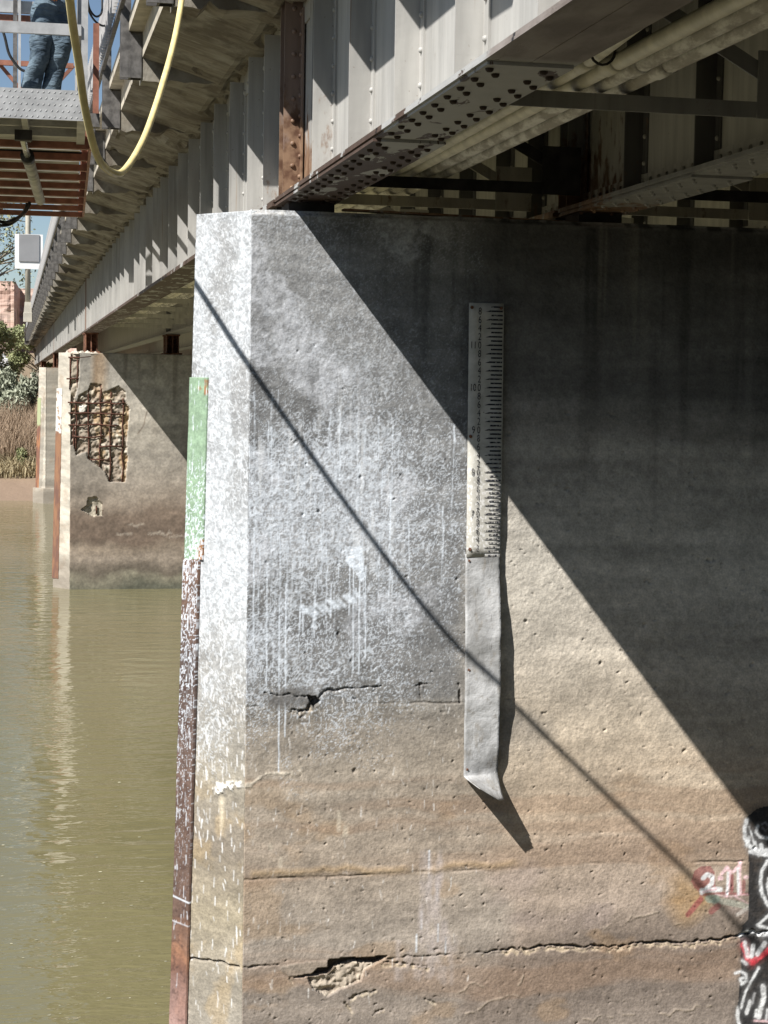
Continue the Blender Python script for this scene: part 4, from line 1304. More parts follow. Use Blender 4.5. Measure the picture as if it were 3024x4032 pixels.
def far_nose(o, I, plan, ztop, zbot, mat, leg=0.24):
    m = MB()
    vs = []
    for z in (zbot, ztop):
        pl = plan(z); e = Vector(pl[1]); nn = Vector(pl[2]); d = (e - nn).normalized(); out = Vector((-0.7, -0.5)).normalized()
        back = (Vector(pl[3]) - nn).normalized()
        tip = nn + Vector((-0.045, 0))
        L = nn + d * leg + out * 0.03; R = nn + back * leg + Vector((-0.6, 0.6)) * 0.03
        vs.append([(tip.x, tip.y, z), (L.x, L.y, z), (L.x + 0.05, L.y + 0.05, z), (nn.x + 0.1, nn.y, z), (R.x, R.y, z)])
    k = 5
    m.add(vs[0] + vs[1], [tuple(reversed(range(k))), tuple(range(k, 2 * k))] + [(i, (i + 1) % k, (i + 1) % k + k, i + k) for i in range(k)])
    q = m.build('nose_angle', mat, o); q.matrix_parent_inverse = I
far_nose(p2, I2, plan2, -0.18, -5.35, M['nose2'])
far_nose(p3, I3, plan3, -0.75, -4.9, M['nose3'])

# broken front face of the second pier
Y2 = 48.56
c = Canvas(1.555, 9.2, -5.75, 0.79, 0.0225)
X, Z = c.X, c.Z
f1 = fbm(X * 1.2, Z * 1.4, 5, 401); fh = fbm(X * 0.6, Z * 4, 5, 402); f4 = fbm(X * 6, Z * 6, 4, 403)
zz = Z + (f1 - .5) * .6
c.col = ramp(zz, [(-5.6, (.10, .10, .075)), (-5.35, (.19, .175, .13)), (-5.2, (.13, .11, .085)), (-4.8, (.27, .225, .18)), (-4.5, (.24, .195, .15)), (-4.2, (.14, .105, .08)), (-3.6, (.155, .118, .09)), (-3.2, (.24, .20, .16)), (-2.7, (.27, .235, .195)),
                  (-1.9, (.29, .262, .222)), (-1.2, (.37, .338, .285)), (0.0, (.35, .326, .285)), (.8, (.34, .318, .28))])
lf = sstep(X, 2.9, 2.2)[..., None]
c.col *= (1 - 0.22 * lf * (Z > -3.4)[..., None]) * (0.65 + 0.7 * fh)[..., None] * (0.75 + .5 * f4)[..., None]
st = sstep(fbm(X * 5, Z * .4, 4, 404), .52, .75) * sstep(Z, -2.4, 0.2)
c.paint(np.s_[:, :], st, (.12, .10, .08), .5)
c.d = (f1 - .5) * .03 + (f4 - .5) * .012
def Q2(a, b): return wall(150 + 0.4973 * a, 1300 + 0.4973 * b, Y2)
sp = [Q2(*p) for p in ((225, 480), (310, 570), (325, 515), (400, 475), (420, 420), (500, 430), (510, 490), (560, 480), (640, 440), (695, 490), (690, 560), (725, 620), (700, 900), (710, 1020), (690, 1205), (565, 1205), (530, 1120), (480, 1080), (390, 1015), (385, 960), (300, 990), (285, 920), (240, 900), (225, 800), (230, 620))]
s, m = c.poly(sp)
st1 = fbm(c.X[s] * 7, c.Z[s] * 7, 3, 411); st2 = fbm(c.X[s] * 16, c.Z[s] * 16, 2, 412)
c.d[s] -= m * (0.055 + 0.12 * (0.6 - st1) + 0.06 * (.5 - st2))
c.paint(s, m, (.29, .238, .185), .85); c.paint(s, m * sstep(st1, .42, .3), (.16, .12, .085), .5); c.paint(s, m * sstep(st1, .6, .72), (.60, .56, .46), .7)
c.paint(s, m * sstep(fbm(c.X[s] * 3, c.Z[s] * 3, 3, 413), .58, .7), (.38, .24, .10), .5)
sp2 = [Q2(*p) for p in ((395, 1330), (460, 1320), (510, 1380), (515, 1470), (430, 1475), (385, 1450), (340, 1420), (390, 1390))]
s, m = c.poly(sp2); st1 = fbm(c.X[s] * 9, c.Z[s] * 9, 3, 415)
c.d[s] -= m * (.09 + .08 * (.5 - st1)); c.paint(s, m, (.42, .38, .30), .8)
corner = [Q2(*p) for p in ((180, 150), (330, 190), (330, 330), (310, 470), (270, 600), (240, 760), (215, 560), (160, 420), (160, 200))]
s, m = c.poly(corner); st1 = fbm(c.X[s] * 7, c.Z[s] * 7, 3, 421)
c.d[s] -= m * (.05 + .11 * (.6 - st1)); c.paint(s, m, (.42, .36, .28), .8); c.paint(s, m * sstep(st1, .45, .3), (.15, .11, .08), .6)
s, m = c.line([Q2(490, 210), Q2(480, 470)], .35, .2); c.paint(s, m, (.33, .21, .11), .5)
s, m = c.poly([Q2(*p) for p in ((330, 600), (390, 590), (380, 650), (330, 650))]); c.d[s] += m * .06; c.paint(s, m, (.66, .64, .58), .9)
for u, v in ((790, 1540), (690, 1615), (1010, 1615), (1110, 1640), (940, 1615)):
    a = Q2(u, v); s, m = c.line(jag([a - np.array((.22, 0)), a + np.array((.16, .02))], .07, .03, u), .05, .05, .12); c.paint(s, m, (.40, .35, .29), .5)
s, m = c.line(jag([Q2(860, 650), Q2(840, 740), Q2(790, 820)], .1, .03, 5), .03, .03); c.paint(s, m, (.15, .11, .08), .7)
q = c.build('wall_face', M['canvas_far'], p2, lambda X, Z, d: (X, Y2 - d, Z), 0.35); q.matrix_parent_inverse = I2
def rebar(a, b, off, wob, seed):
    P = jag([Q2(*a), Q2(*b)], .25, wob, seed)
    q = MB().tube([(x, Y2 + off, z) for x, z in P], 0.023, 6).build('rebar', M['rebar'], p2, smooth=True); q.matrix_parent_inverse = I2
for k, (a, b) in enumerate((((312, 230), (300, 960)), ((285, 740), (285, 965)), ((402, 355), (400, 1020)), ((500, 410), (487, 1090)), ((578, 490), (566, 1195)), ((672, 540), (665, 1205)), ((255, 215), (250, 470)), ((462, 1390), (462, 1455)), ((515, 1375), (515, 1470)))):
    rebar(a, b, 0.042, .03, 500 + k)
for k, (a, b) in enumerate((((235, 572), (690, 575)), ((240, 655), (690, 672)), ((240, 750), (640, 756)), ((270, 838), (520, 838)), ((490, 925), (670, 925)), ((410, 1025), (560, 1030)), ((225, 385), (325, 383)), ((240, 215), (420, 208)))):
    rebar(a, b, 0.022, .022, 520 + k)
# broken concrete lumps along the top edge
r = np.random.default_rng(31)
m = MB()
for k in range(16):
    x = r.uniform(1.42, 2.3); y = Y2 + r.uniform(.05, .35); w_ = r.uniform(.07, .14); h = r.uniform(.03, .09)
    m.add([(x + w_ * math.cos(t) * r.uniform(.7, 1.2), y + w_ * math.sin(t) * r.uniform(.7, 1.2), .76) for t in np.linspace(0, 6.28, 7)[:-1]] + [(x, y, .78 + h)], [(i, (i + 1) % 6, 6) for i in range(6)])
q = m.build('rubble', M['pier_light'], p2); q.matrix_parent_inverse = I2; q['kind'] = 'stuff'

# ================================================================== inspection platform beside the bridge
plat = empty('inspection_platform', (0.30, 17.5, 2.60), math.radians(-1.7))
tag(plat, 'aluminium inspection platform with diamond-plate toe board and red-brown crossbars hung beside the deck', 'platform')
XL, XR = -2.0, 0.41
def pp(m, name, mat, **k): return m.build(name, mat, plat, **k)
tb = pp(MB().box(XL, XR, -0.004, 0.0, -0.105, 0.18), 'toe_board', M['alu'])
m = MB()
for j in range(5):
    for i in range(46):
        x = XL + 0.05 + i * 0.0525 + (0.026 if j % 2 else 0); z = -0.08 + j * 0.058
        if x > XR - 0.02: continue
        d = 1 if (i + j) % 2 else 1
        m.add([(x - .013 * d, -.0045, z - .013), (x + .004, -.0045, z - .003), (x + .013 * d, -.0045, z + .013), (x - .004, -.0045, z + .003), (x, -.010, z)], [(0, 1, 4), (1, 2, 4), (2, 3, 4), (3, 0, 4)])
o = m.build('tread_pattern', M['alu'], tb); o['kind'] = 'stuff'
# floor planks seen from below, each a separate plank
for k in range(9):
    a = 0.02 + k * 1.06
    pp(MB().box(XL, XR - 0.05, a, a + 1.03, 0.02, 0.055), 'floor_plank', M['alu_dull'])
for x in (-1.9, -1.0, -0.22, 0.31):
    pp(MB().box(x, x + 0.06 if x < .3 else x + 0.085, 0.0005, 1.75, -0.10, 0.0195), 'floor_beam', M['alu_dull'])
pp(MB().box(XL, XR - .1, 0.78, 0.86, -0.06, 0.0), 'floor_beam', M['alu_dull'])
pp(MB().box(XL, XR - .1, 1.25, 1.36, -0.09, 0.0), 'floor_beam', M['alu_dull'])
for k in range(9):
    y = 1.76 + k * 0.98
    pp(MB().box(XL, XR + 0.03, y, y + 0.09, -0.145, -0.075), 'crossbar', M['primer'])
    pp(MB().box(XR - 0.03, XR + 0.03, y + .01, y + .08, -0.0745, 0.10), 'bar_end', M['primer'])
pp(MB().box(XR + 0.031, XR + 0.06, 1.7, 9.7, -0.14, 0.06), 'side_rail', M['primer'])
pp(MB().box(XL, XR - 0.03, 3.0, 3.12, -0.06, -0.02), 'dark_gap_strip', M['black_rubber'])  # black strip standing in for the dark gap between the crossbars
# guard rails
for x in (-1.95, -0.75, 0.345):
    pp(MB().box(x, x + 0.062, 0.001, 0.062, 0.181, 1.45), 'guard_post', M['alu'])
pp(MB().box(XL, 0.344, -0.02, 0.03, 0.695, 0.80), 'guard_rail', M['alu'])
pp(MB().box(XL, XR, -0.02, 0.03, 1.40, 1.47), 'guard_rail', M['alu'])
for k in range(1, 6):
    y = 0.55 + 1.4 * (k - 1)
    pp(MB().box(0.31, 0.35, y, y + 0.05, 0.056, 1.45), 'guard_post', M['alu'])
pp(MB().box(0.315, 0.345, 0.1, 8.5, 0.72, 0.78), 'guard_rail', M['alu'])
pp(MB().box(0.315, 0.345, 0.1, 8.5, 1.30, 1.36), 'guard_rail', M['alu'])
pp(MB().box(0.47, 0.53, 1.0, 1.06, 0.12, 1.02), 'end_post', M['primer'])
pp(MB().box(0.44, 0.54, 0.96, 1.10, -0.02, 0.115), 'post_socket', M['rail_steel'])
pp(MB().box(XL, 0.05, 4.4, 4.46, 1.76, 1.90), 'guard_rail', M['alu'])
pp(MB().box(XL, 0.05, 4.45, 4.52, 1.62, 1.745), 'guard_rail', M['primer'])
for x, w_ in ((-0.42, 0.05), (-0.36, .03), (-0.02, .03)):
    pp(MB().box(x, x + w_, 4.3, 4.34, 0.06, 2.2), 'guard_post', M['rail_steel'] if x < -.4 else M['alu'])
pp(MB().box(XL, 0.3, 8.6, 8.66, 1.86, 1.93), 'end_rail', M['primer'])
pp(MB().box(XL, 0.3, 8.6, 8.66, 1.02, 1.09), 'end_rail', M['primer'])
pp(MB().bar((-0.75, 8.63, 0.7), (0.30, 8.63, 1.9), .05, .05), 'end_brace', M['primer'])
pp(MB().bar((0.30, 8.7, 0.7), (-0.75, 8.7, 1.9), .05, .05), 'end_brace', M['primer'])
# hydraulic ram under the floor
ram = pp(MB().tube([(-0.20, 2.2, -0.20), (-0.13, 6.6, -0.22)], 0.065, 12, True), 'hydraulic_ram', M['alu_dull'], smooth=True)
MB().tube([(-0.225, 0.85, -0.16), (-0.20, 2.25, -0.20)], 0.034, 10).build('rod', M['chrome'], ram, smooth=True)
MB().tube([(-0.204, 2.05, -0.197), (-0.20, 2.30, -0.2)], 0.075, 12).build('gland', M['black_rubber'], ram, smooth=True)
MB().box(-0.30, -0.13, 0.80, 0.92, -0.20, -0.10).build('clevis', M['black_steel'], ram)

def rope(name, pts, r, mat, label, cat, n=8, sub_=6):
    """smooth tube through control points"""
    P = [Vector(p) for p in pts]; out = []
    for i in range(len(P) - 1):
        a, b, c_, d = P[max(i - 1, 0)], P[i], P[i + 1], P[min(i + 2, len(P) - 1)]
        for k in range(sub_):
            t = k / sub_
            out.append(0.5 * ((2 * b) + (c_ - a) * t + (2 * a - 5 * b + 4 * c_ - d) * t * t + (3 * b - a - 3 * c_ + d) * t ** 3))
    out.append(P[-1])
    o = MB().tube(out, r, n).build(name, mat, None, smooth=True)
    tag(o, label, cat)
    return o
def at(u, v, Y): r_ = ray(u, v); return tuple(r_ * Y / r_[1])
rope('hydraulic_hose', [at(116, 798, 24.0), at(112, 815, 23.9), at(88, 845, 23.5), at(60, 862, 23), at(30, 875, 23), at(0, 872, 23), at(-40, 850, 22.5)], 0.022, M['black_rubber'], 'upper black rubber hose looping below the platform crossbars', 'hose')
rope('hydraulic_hose', [at(106, 800, 24.05), at(102, 820, 24.0), at(80, 852, 23.6), at(45, 880, 23.1), at(10, 888, 23), at(-20, 880, 23), at(-60, 850, 22.5)], 0.020, M['black_rubber'], 'lower black rubber hose hanging under the platform, just below its twin', 'hose')
rope('power_cable', [at(340, -60, 18.6), at(345, 0, 18.6), at(355, 40, 18.6), at(378, 65, 18.6), at(400, 50, 18.7), at(402, 0, 18.8), at(400, -50, 18.8)], 0.011, M['black_rubber'], 'thin black cable in a short loop between platform post and bridge railing', 'cable')
rope('power_cable', [at(338, -60, 18.7), at(342, 10, 18.7), at(358, 60, 18.7), at(385, 92, 18.7), at(415, 100, 18.9), at(430, 60, 19.0)], 0.011, M['black_rubber'], 'thin black cable with the longer sag beside the bridge railing', 'cable')
rope('power_cable', [at(8, 110, 21), at(20, 150, 21), at(35, 210, 21), at(60, 250, 21), at(85, 275, 21), at(120, 285, 21)], 0.016, M['black_rubber'], 'black cable curving behind the guard rail left of the worker', 'cable')

# yellow hose hanging in a long loop from the railing
hp = [(275, 0), (290, 120), (309, 241), (328, 386), (357, 530), (386, 622), (420, 665), (458, 684), (487, 673), (526, 622), (569, 540), (608, 434), (641, 328), (670, 227), (694, 125), (714, 10)]
hpts = [at(u, v, 6.0 + 2.6 * k / 15.0) for k, (u, v) in enumerate(hp)]
hpts = [(0.98, 5.5, 4.55), (0.70, 5.6, 4.3), (0.42, 5.72, 3.6), (0.25, 5.85, 2.7), (0.19, 5.93, 1.9), at(264, -110, 5.98)] + hpts + [at(728, -110, 8.66), at(745, -260, 8.75), (0.88, 8.85, 3.2), (0.97, 8.9, 4.0), (1.02, 8.95, 4.6)]
rope('air_hose', hpts, 0.0145, M['yellow'], 'yellow air hose hanging in a long loop in front of the deck edge', 'hose', 10)

# unseen taut cable, added out of view to throw the thin shadow on the pier
def caster(u, v, t, Y=12.8):
    r_ = ray(u, v); p = r_ * Y / r_[1]
    return Vector(p) - Vector((1.0, 0.72, -1.257)) * t
cs = [caster(766, 1112, 1.62, 13.2), caster(993, 1458, 2.05), caster(1513, 2187, 2.9), caster(1905, 2655, 3.55), caster(2698, 3427, 4.9), caster(2950, 3690, 5.4)]
rope('shadow_cable', [cs[0] + (cs[0] - cs[1]) * 3.0 + Vector((0, 0, .4)), cs[0] + (cs[0] - cs[1]) * 1.0] + cs + [cs[-1] + (cs[-1] - cs[-2]) * 2, cs[-1] + (cs[-1] - cs[-2]) * 6], 0.021, M['black_rubber'], 'unseen dark cable added to cast the thin diagonal shadow on the pier', 'cable')

# ================================================================== worker on the platform
def person():
    root = empty('person', (0.28, 17.9, 2.66))
    tag(root, 'person in faded jeans and dark jacket standing on the platform, seen from behind', 'person')
    B = Vector((0.28, 17.9, 2.66))
    def skin_mesh(name, verts, edges, rad, mat, levels=2, root_i=0):
        me = bpy.data.meshes.new(name)
        me.from_pydata([tuple(Vector(v)) for v in verts], edges, [])
        o = link(name, me, mat, root)
        sk = o.modifiers.new('skin', 'SKIN'); sk.use_smooth_shade = True
        for i, rr in enumerate(rad):
            me.skin_vertices[0].data[i].radius = rr if isinstance(rr, tuple) else (rr, rr)
            me.skin_vertices[0].data[i].use_root = (i == root_i)
        ss = o.modifiers.new('subsurf', 'SUBSURF'); ss.levels = levels; ss.render_levels = levels
        if mat is M['denim']:
            tx = bpy.data.textures.new('cloth_folds', 'CLOUDS'); tx.noise_scale = 0.13; tx.noise_depth = 2
            dp = o.modifiers.new('folds', 'DISPLACE'); dp.texture = tx; dp.strength = 0.085; dp.texture_coords = 'LOCAL'
            o.modifiers.new('sub2', 'SUBSURF').render_levels = 1
        return o
    # trousers
    skin_mesh('trousers', [(0.085, .02, 1.12), (0.085, .02, 0.98), (0.0, .0, .84), (-.01, -.02, .68), (-.005, -.05, .52), (-.06, 0.0, .33), (-.135, .03, .10),
                           (0.165, .03, .84), (0.175, .03, .68), (0.155, .02, .52), (.125, .05, .33), (.085, .07, .10)],
              [(0, 1), (1, 2), (2, 3), (3, 4), (4, 5), (5, 6), (1, 7), (7, 8), (8, 9), (9, 10), (10, 11)],
              [(.185, .14), (.195, .15), .125, .118, .112, .10, .092, .125, .122, .115, .105, .098], M['denim'], 2)
    # body, arms, head as one surface under the jacket
    skin_mesh('body', [(0.09, .02, 1.17), (0.09, .02, 1.24), (0.09, .01, 1.36), (0.09, .0, 1.47), (0.09, -.01, 1.53), (0.09, -.03, 1.60), (.09, -.02, 1.70),
                       (-.10, .0, 1.40), (-.17, -.07, 1.20), (.08, -.20, 1.14), (.28, 0, 1.40), (.36, -.10, 1.25), (.36, -.28, 1.38)],
              [(0, 1), (1, 2), (2, 3), (3, 4), (4, 5), (5, 6), (2, 7), (7, 8), (8, 9), (2, 10), (10, 11), (11, 12)],
              [(.175, .13), (.17, .12), (.19, .12), (.075, .075), .055, (.075, .09), (.07, .085), .068, .052, .04, .068, .052, .04], M['shirt'], 2)
    skin_mesh('head', [(0.09, -.01, 1.50), (.09, -.02, 1.58), (.09, -.025, 1.66), (.09, -.02, 1.74)], [(0, 1), (1, 2), (2, 3)], [.05, (.07, .085), (.078, .098), (.055, .07)], M['skin'], 2)
    for px_, sg in ((.12, -1), (.36, 1)):
        y0, z0 = (-.21, 1.14) if sg < 0 else (-.28, 1.38)
        vs = [(px_, y0, z0), (px_ + .01 * sg, y0 - .05, z0 - .06)]; es = [(0, 1)]; rd = [.03, (.036, .018)]
        for k in range(4):
            fx = px_ + (-.03 + .02 * k)
            b = len(vs)
            L = (.055, .065, .06, .045)[k]
            vs += [(fx, y0 - .075, z0 - .10), (fx, y0 - .085, z0 - .10 - L * .55), (fx + .004, y0 - .06, z0 - .10 - L)]
            es += [(1, b), (b, b + 1), (b + 1, b + 2)]; rd += [.010, .009, .0075]
        b = len(vs)
        vs += [(px_ - .035 * sg, y0 - .04, z0 - .055), (px_ - .055 * sg, y0 - .07, z0 - .09)]; es += [(1, b), (b, b + 1)]; rd += [.011, .009]
        skin_mesh('glove', vs, es, rd, M['orange'], 1)
    hm = MB(); nn = 16
    for i in range(6):
        t = i / 5 * math.pi / 2
        hm.v += [(.09 + math.cos(a) * .115 * math.cos(t), -.02 + math.sin(a) * .135 * math.cos(t), 1.70 + .13 * math.sin(t)) for a in np.linspace(0, 2 * math.pi, nn + 1)[:-1]]
    for i in range(5):
        for k in range(nn): hm.f.append((i * nn + k, i * nn + (k + 1) % nn, (i + 1) * nn + (k + 1) % nn, (i + 1) * nn + k))
    hm.f.append(tuple(k for k in range(nn)))
    hm.build('hard_hat', M['hat'], root, smooth=True)
    for x, y in ((-.135, .03), (.085, .07)):
        skin_mesh('boot', [(x, y, .14), (x, y, .055), (x - .01, y - .16, .04)], [(0, 1), (1, 2)], [.062, .056, (.046, .036)], M['boot'], 2)
    return root
person()

# ================================================================== lamp post and sign at the deck edge far out
lp = empty('lamp_post', (0.77, 89.0, 2.88))
tag(lp, 'tall pale lamp post with stepped base fixed to the deck edge', 'lamp post')
def taper(m, x0, x1, y0, y1, z0, z1, k):
    cx_, cy_ = (x0 + x1) / 2, (y0 + y1) / 2
    m.add([(x0, y0, z0), (x1, y0, z0), (x1, y1, z0), (x0, y1, z0)] + [(cx_ + (x - cx_) * k, cy_ + (y - cy_) * k, z1) for x, y in ((x0, y0), (x1, y0), (x1, y1), (x0, y1))],
          [(0, 3, 2, 1), (4, 5, 6, 7), (0, 1, 5, 4), (1, 2, 6, 5), (2, 3, 7, 6), (3, 0, 4, 7)]); return m
MB().box(-.21, .21, -.21, .21, 0, .46).build('base', M['pole'], lp, bevel=.015)
taper(MB(), -.19, .19, -.19, .19, .461, .97, .78).build('base_shroud', M['pole'], lp)
MB().tube([(0, 0, .9), (0, 0, 5), (-.04, 0, 9.5)], [.135, .128, .10], 12).build('shaft', M['pole'], lp, smooth=True)
MB().tube([(-.04, 0, 9.4), (-.5, 0, 9.9), (-2.0, 0, 10.1)], .05, 8).build('arm', M['pole'], lp, smooth=True)
MB().box(-2.5, -1.9, -.15, .15, 10.02, 10.18).build('lamp_head', M['sign_grey'], lp)
MB().box(.211, .46, -.12, .12, .05, .40).build('bracket', M['rail_steel'], lp)
sg = empty('road_sign', (0.78, 88.86, 5.45))
tag(sg, 'blank sign back of white and grey sheet fixed to the lamp post', 'sign')
MB().box(-.64, .70, .0, .01, 0, 1.68).build('white_sheet', M['sign_white'], sg)
MB().box(-.44, .53, -.05, -.001, .36, 1.66).build('grey_sheet', M['sign_grey'], sg)
MB().box(-.1, .12, .011, .04, .4, .5).build('bracket', M['rail_steel'], sg)

# ================================================================== water, banks, cliffs
def grid_sheet(name, xs, ys, fz, mat):
    XX, YY = np.meshgrid(xs, ys); ZZ = fz(XX, YY)
    ny, nx = XX.shape; idx = np.arange(ny * nx).reshape(ny, nx)
    q = np.stack([idx[:-1, :-1], idx[:-1, 1:], idx[1:, 1:], idx[1:, :-1]], -1).reshape(-1, 4)
    m = MB(); m.v = np.stack([XX, YY, ZZ], -1).reshape(-1, 3).tolist(); m.f = [tuple(r_) for r_ in q.tolist()]
    o = m.build(name, mat, None, smooth=True)
    o['kind'] = 'structure'
    return o
grid_sheet('river_water', np.array([-700., -200, -50, 0, 50, 200, 700]), np.array([-40., 0, 20, 50, 100]), lambda X, Y: X * 0 + WATER, M['water'])
def far_z(X, Y):
    e = (fbm(X * .11 + 50, Y * 0 + 2, 3, 601) - .5) * 4
    z = np.interp(Y + e, [60, 84.5, 85.5, 88, 90, 93, 97, 105, 130, 400, 1600, 9000], [-8, -5.9, -5.55, -5.0, -4.5, -3.4, -2.2, -.9, -.3, 4, 25, 30])
    return z + (fbm(X * .5, Y * .5, 4, 603) - .5) * np.interp(Y, [84, 90, 200], [.1, .5, 1.2])
xs = np.concatenate([np.linspace(-4000, -150, 14), np.linspace(-120, -12, 30), np.linspace(-10, 14, 97), np.linspace(16, 120, 27), np.linspace(150, 4000, 14)])
ys = np.concatenate([np.linspace(78, 100, 90), np.linspace(101, 140, 40), np.linspace(150, 1400, 25), np.array([2500., 5000, 9000])])
grid_sheet('far_bank', xs, ys, far_z, M['soil'])
def near_z(X, Y):
    z = np.interp(Y, [-60, -26, -10, 0.5, 3, 11, 14], [3.2, 2.9, -1.5, -1.75, -2.3, -6.0, -8.0])
    return z + (fbm(X * .6, Y * .6, 4, 611) - .5) * .3
grid_sheet('near_bank', np.linspace(-80, 80, 81), np.linspace(-60, 14, 60), near_z, M['near_soil'])
# mesa: stepped sandstone cliff over talus
def mesa():
    xs = np.concatenate([np.linspace(-1600, -70, 60), np.linspace(-60, 90, 110), np.linspace(100, 1600, 60)])
    ts = np.linspace(0, 1, 60)
    XX, TT = np.meshgrid(xs, ts)
    front = 1490 + 60 * (fbm(XX * .012 + 9, XX * 0, 4, 621) - .5) + 110 * sstep(XX, 2.5, 7.0) * (1 - sstep(XX, 70, 120)) + 14 * (fbm(XX * .11, XX * 0 + 4, 3, 622) - .5)
    prof_z = np.interp(TT, [0, .35, .37, .55, .58, .62, .90, 1.0], [-5, 30, 33, 56, 57, 60, 82, 83])
    prof_y = np.interp(TT, [0, .35, .37, .55, .58, .62, .90, 1.0], [-90, -6, -5, 0, 6, 8, 12, 400])
    YY = front + prof_y + (fbm(XX * .06, TT * 9, 4, 623) - .5) * 10
    ZZ = prof_z + (fbm(XX * .03, TT * 3, 3, 624) - .5) * 3
    ny, nx = XX.shape; idx = np.arange(ny * nx).reshape(ny, nx)
    q = np.stack([idx[:-1, :-1], idx[:-1, 1:], idx[1:, 1:], idx[1:, :-1]], -1).reshape(-1, 4)
    m = MB(); m.v = np.stack([XX, YY, ZZ], -1).reshape(-1, 3).tolist(); m.f = [tuple(r_) for r_ in q.tolist()]
    o = m.build('mesa_cliff', M['rock'], None); o['kind'] = 'structure'
mesa()

# small pale flecks laid flat on the water
r = np.random.default_rng(901); m = MB()
for k in range(150):
    y = 15.2 + 16 * r.random() ** 1.5; x = r.uniform(-1.5, 1.6); L = r.uniform(.006, .024); W_ = L * r.uniform(.5, .9); a = r.normal(.15, .2)
    ca_, sa_ = math.cos(a), math.sin(a)
    m.add([(x + L * math.cos(t) * ca_ - W_ * math.sin(t) * sa_, y + L * math.cos(t) * sa_ + W_ * math.sin(t) * ca_, WATER + .004) for t in np.linspace(0, 2 * math.pi, 8)[:-1]], [tuple(range(7))])
o = m.build('pale_flecks', M['fleck'], None); tag(o, 'small pale flecks scattered on the muddy water', 'fleck', kind='stuff')

# ================================================================== vegetation on the far bank
def leaf_cloud(name, blobs, n, size, mat, parent, seed, tall=1.0, hollow=0.35):
    """n small leaf quads spread through ellipsoids (x, y, z, rx, ry, rz)"""
    r_ = np.random.default_rng(seed)
    w_ = np.array([b[3] * b[4] * b[5] for b in blobs]) ** .67; w_ /= w_.sum()
    k = r_.choice(len(blobs), n, p=w_)
    b = np.array(blobs)[k]
    d = r_.normal(size=(n, 3)); d /= np.linalg.norm(d, axis=1)[:, None]
    rad = (hollow + (1 - hollow) * r_.random(n)) ** .6 * (0.85 + .3 * r_.random(n))
    p = b[:, :3] + d * rad[:, None] * b[:, 3:]
    a1 = r_.normal(size=(n, 3)); a1[:, 2] *= tall; a1 /= np.linalg.norm(a1, axis=1)[:, None]
    a2 = np.cross(a1, r_.normal(size=(n, 3))); a2 /= np.linalg.norm(a2, axis=1)[:, None]
    s = size * (0.6 + .8 * r_.random(n))[:, None]
    v = np.stack([p - a1 * s * tall, p + a2 * s * .55, p + a1 * s * tall, p - a2 * s * .55], 1).reshape(-1, 3)
    m = MB(); m.v = v.tolist(); m.f = [(4 * i, 4 * i + 1, 4 * i + 2, 4 * i + 3) for i in range(n)]
    return m.build(name, mat, parent)

def tree(label, x, y, z0, h, spread, n, size, mat, seed, blobs_n=16, low=.3):
    r_ = np.random.default_rng(seed)
    root = empty('cottonwood_tree', (x, y, z0))
    tag(root, label, 'tree', 'trees on the far bank')
    tr = MB(); blobs = []
    top = Vector((r_.normal(0, .3), r_.normal(0, .3), h * .75))
    tr.tube([(0, 0, -.5), (top.x * .3, top.y * .3, h * .3), (top.x, top.y, top.z)], [h * .03, h * .022, h * .006], 8)
    for k in range(blobs_n):
        zb = h * (low + (.95 - low) * r_.random()); a = r_.uniform(0, 6.28); rr = spread * (1 - .55 * max(0, zb / h - .4)) * r_.uniform(.35, 1)
        e = Vector((math.cos(a) * rr, math.sin(a) * rr, zb))
        st = Vector((0, 0, zb * .55)); md = (st + e) / 2 + Vector((0, 0, h * .04))
        tr.tube([st, md, e], [h * .011, h * .007, h * .002], 5)
        for q_ in range(3):
            e2 = e + Vector(r_.normal(0, spread * .22, 3)); tr.tube([md, (md + e2) / 2 + Vector((0, 0, .1)), e2], [h * .005, h * .003, h * .001], 4)
        bs = spread * r_.uniform(.22, .38)
        blobs.append((e.x, e.y, e.z, bs, bs, bs * .75))
    tr.build('trunk', M['bark'], root, smooth=True)
    leaf_cloud('crown', blobs, n, size, mat, root, seed + 1)
    return root
gz_ = lambda x, y: float(far_z(np.array([[x]]), np.array([[y]]))[0, 0])
tree('dense green cottonwood beside the far end of the bridge', -1.6, 113, gz_(-1.6, 113), 4.5, 2.3, 20000, .085, M['leaf_green'], 701, 26, .12)
tree('tall budding cottonwood with thin pale leaves behind the lamp post', -3.6, 133, gz_(-3.6, 133), 16.5, 6.5, 5200, .12, M['leaf_pale'], 711, 34, .52)
tree('low green tree close behind the bridge end, beside the railing', 2.0, 150, gz_(2, 150), 4.6, 2.6, 6000, .12, M['leaf_green'], 721, 16, .1)
for k, (x, y, h, mt, lb) in enumerate(((-11, 118, 9, 'leaf_green', 'bright green tree on the far bank, next left of the bridge end trees'), (-22, 124, 11, 'leaf_pale', 'pale budding tree well left of the bridge on the far bank'),
                                       (-36, 116, 8, 'leaf_dark', 'dark green tree farthest left along the far bank'), (24, 118, 9, 'leaf_green', 'green tree downstream of the bridge on the far bank'),
                                       (40, 125, 11, 'leaf_dark', 'dark green tree farthest right along the far bank'))):
    tree(lb, x, y, gz_(x, y), h, h * .42, 3500, .28, M[mt], 740 + 10 * k, 14, .2)

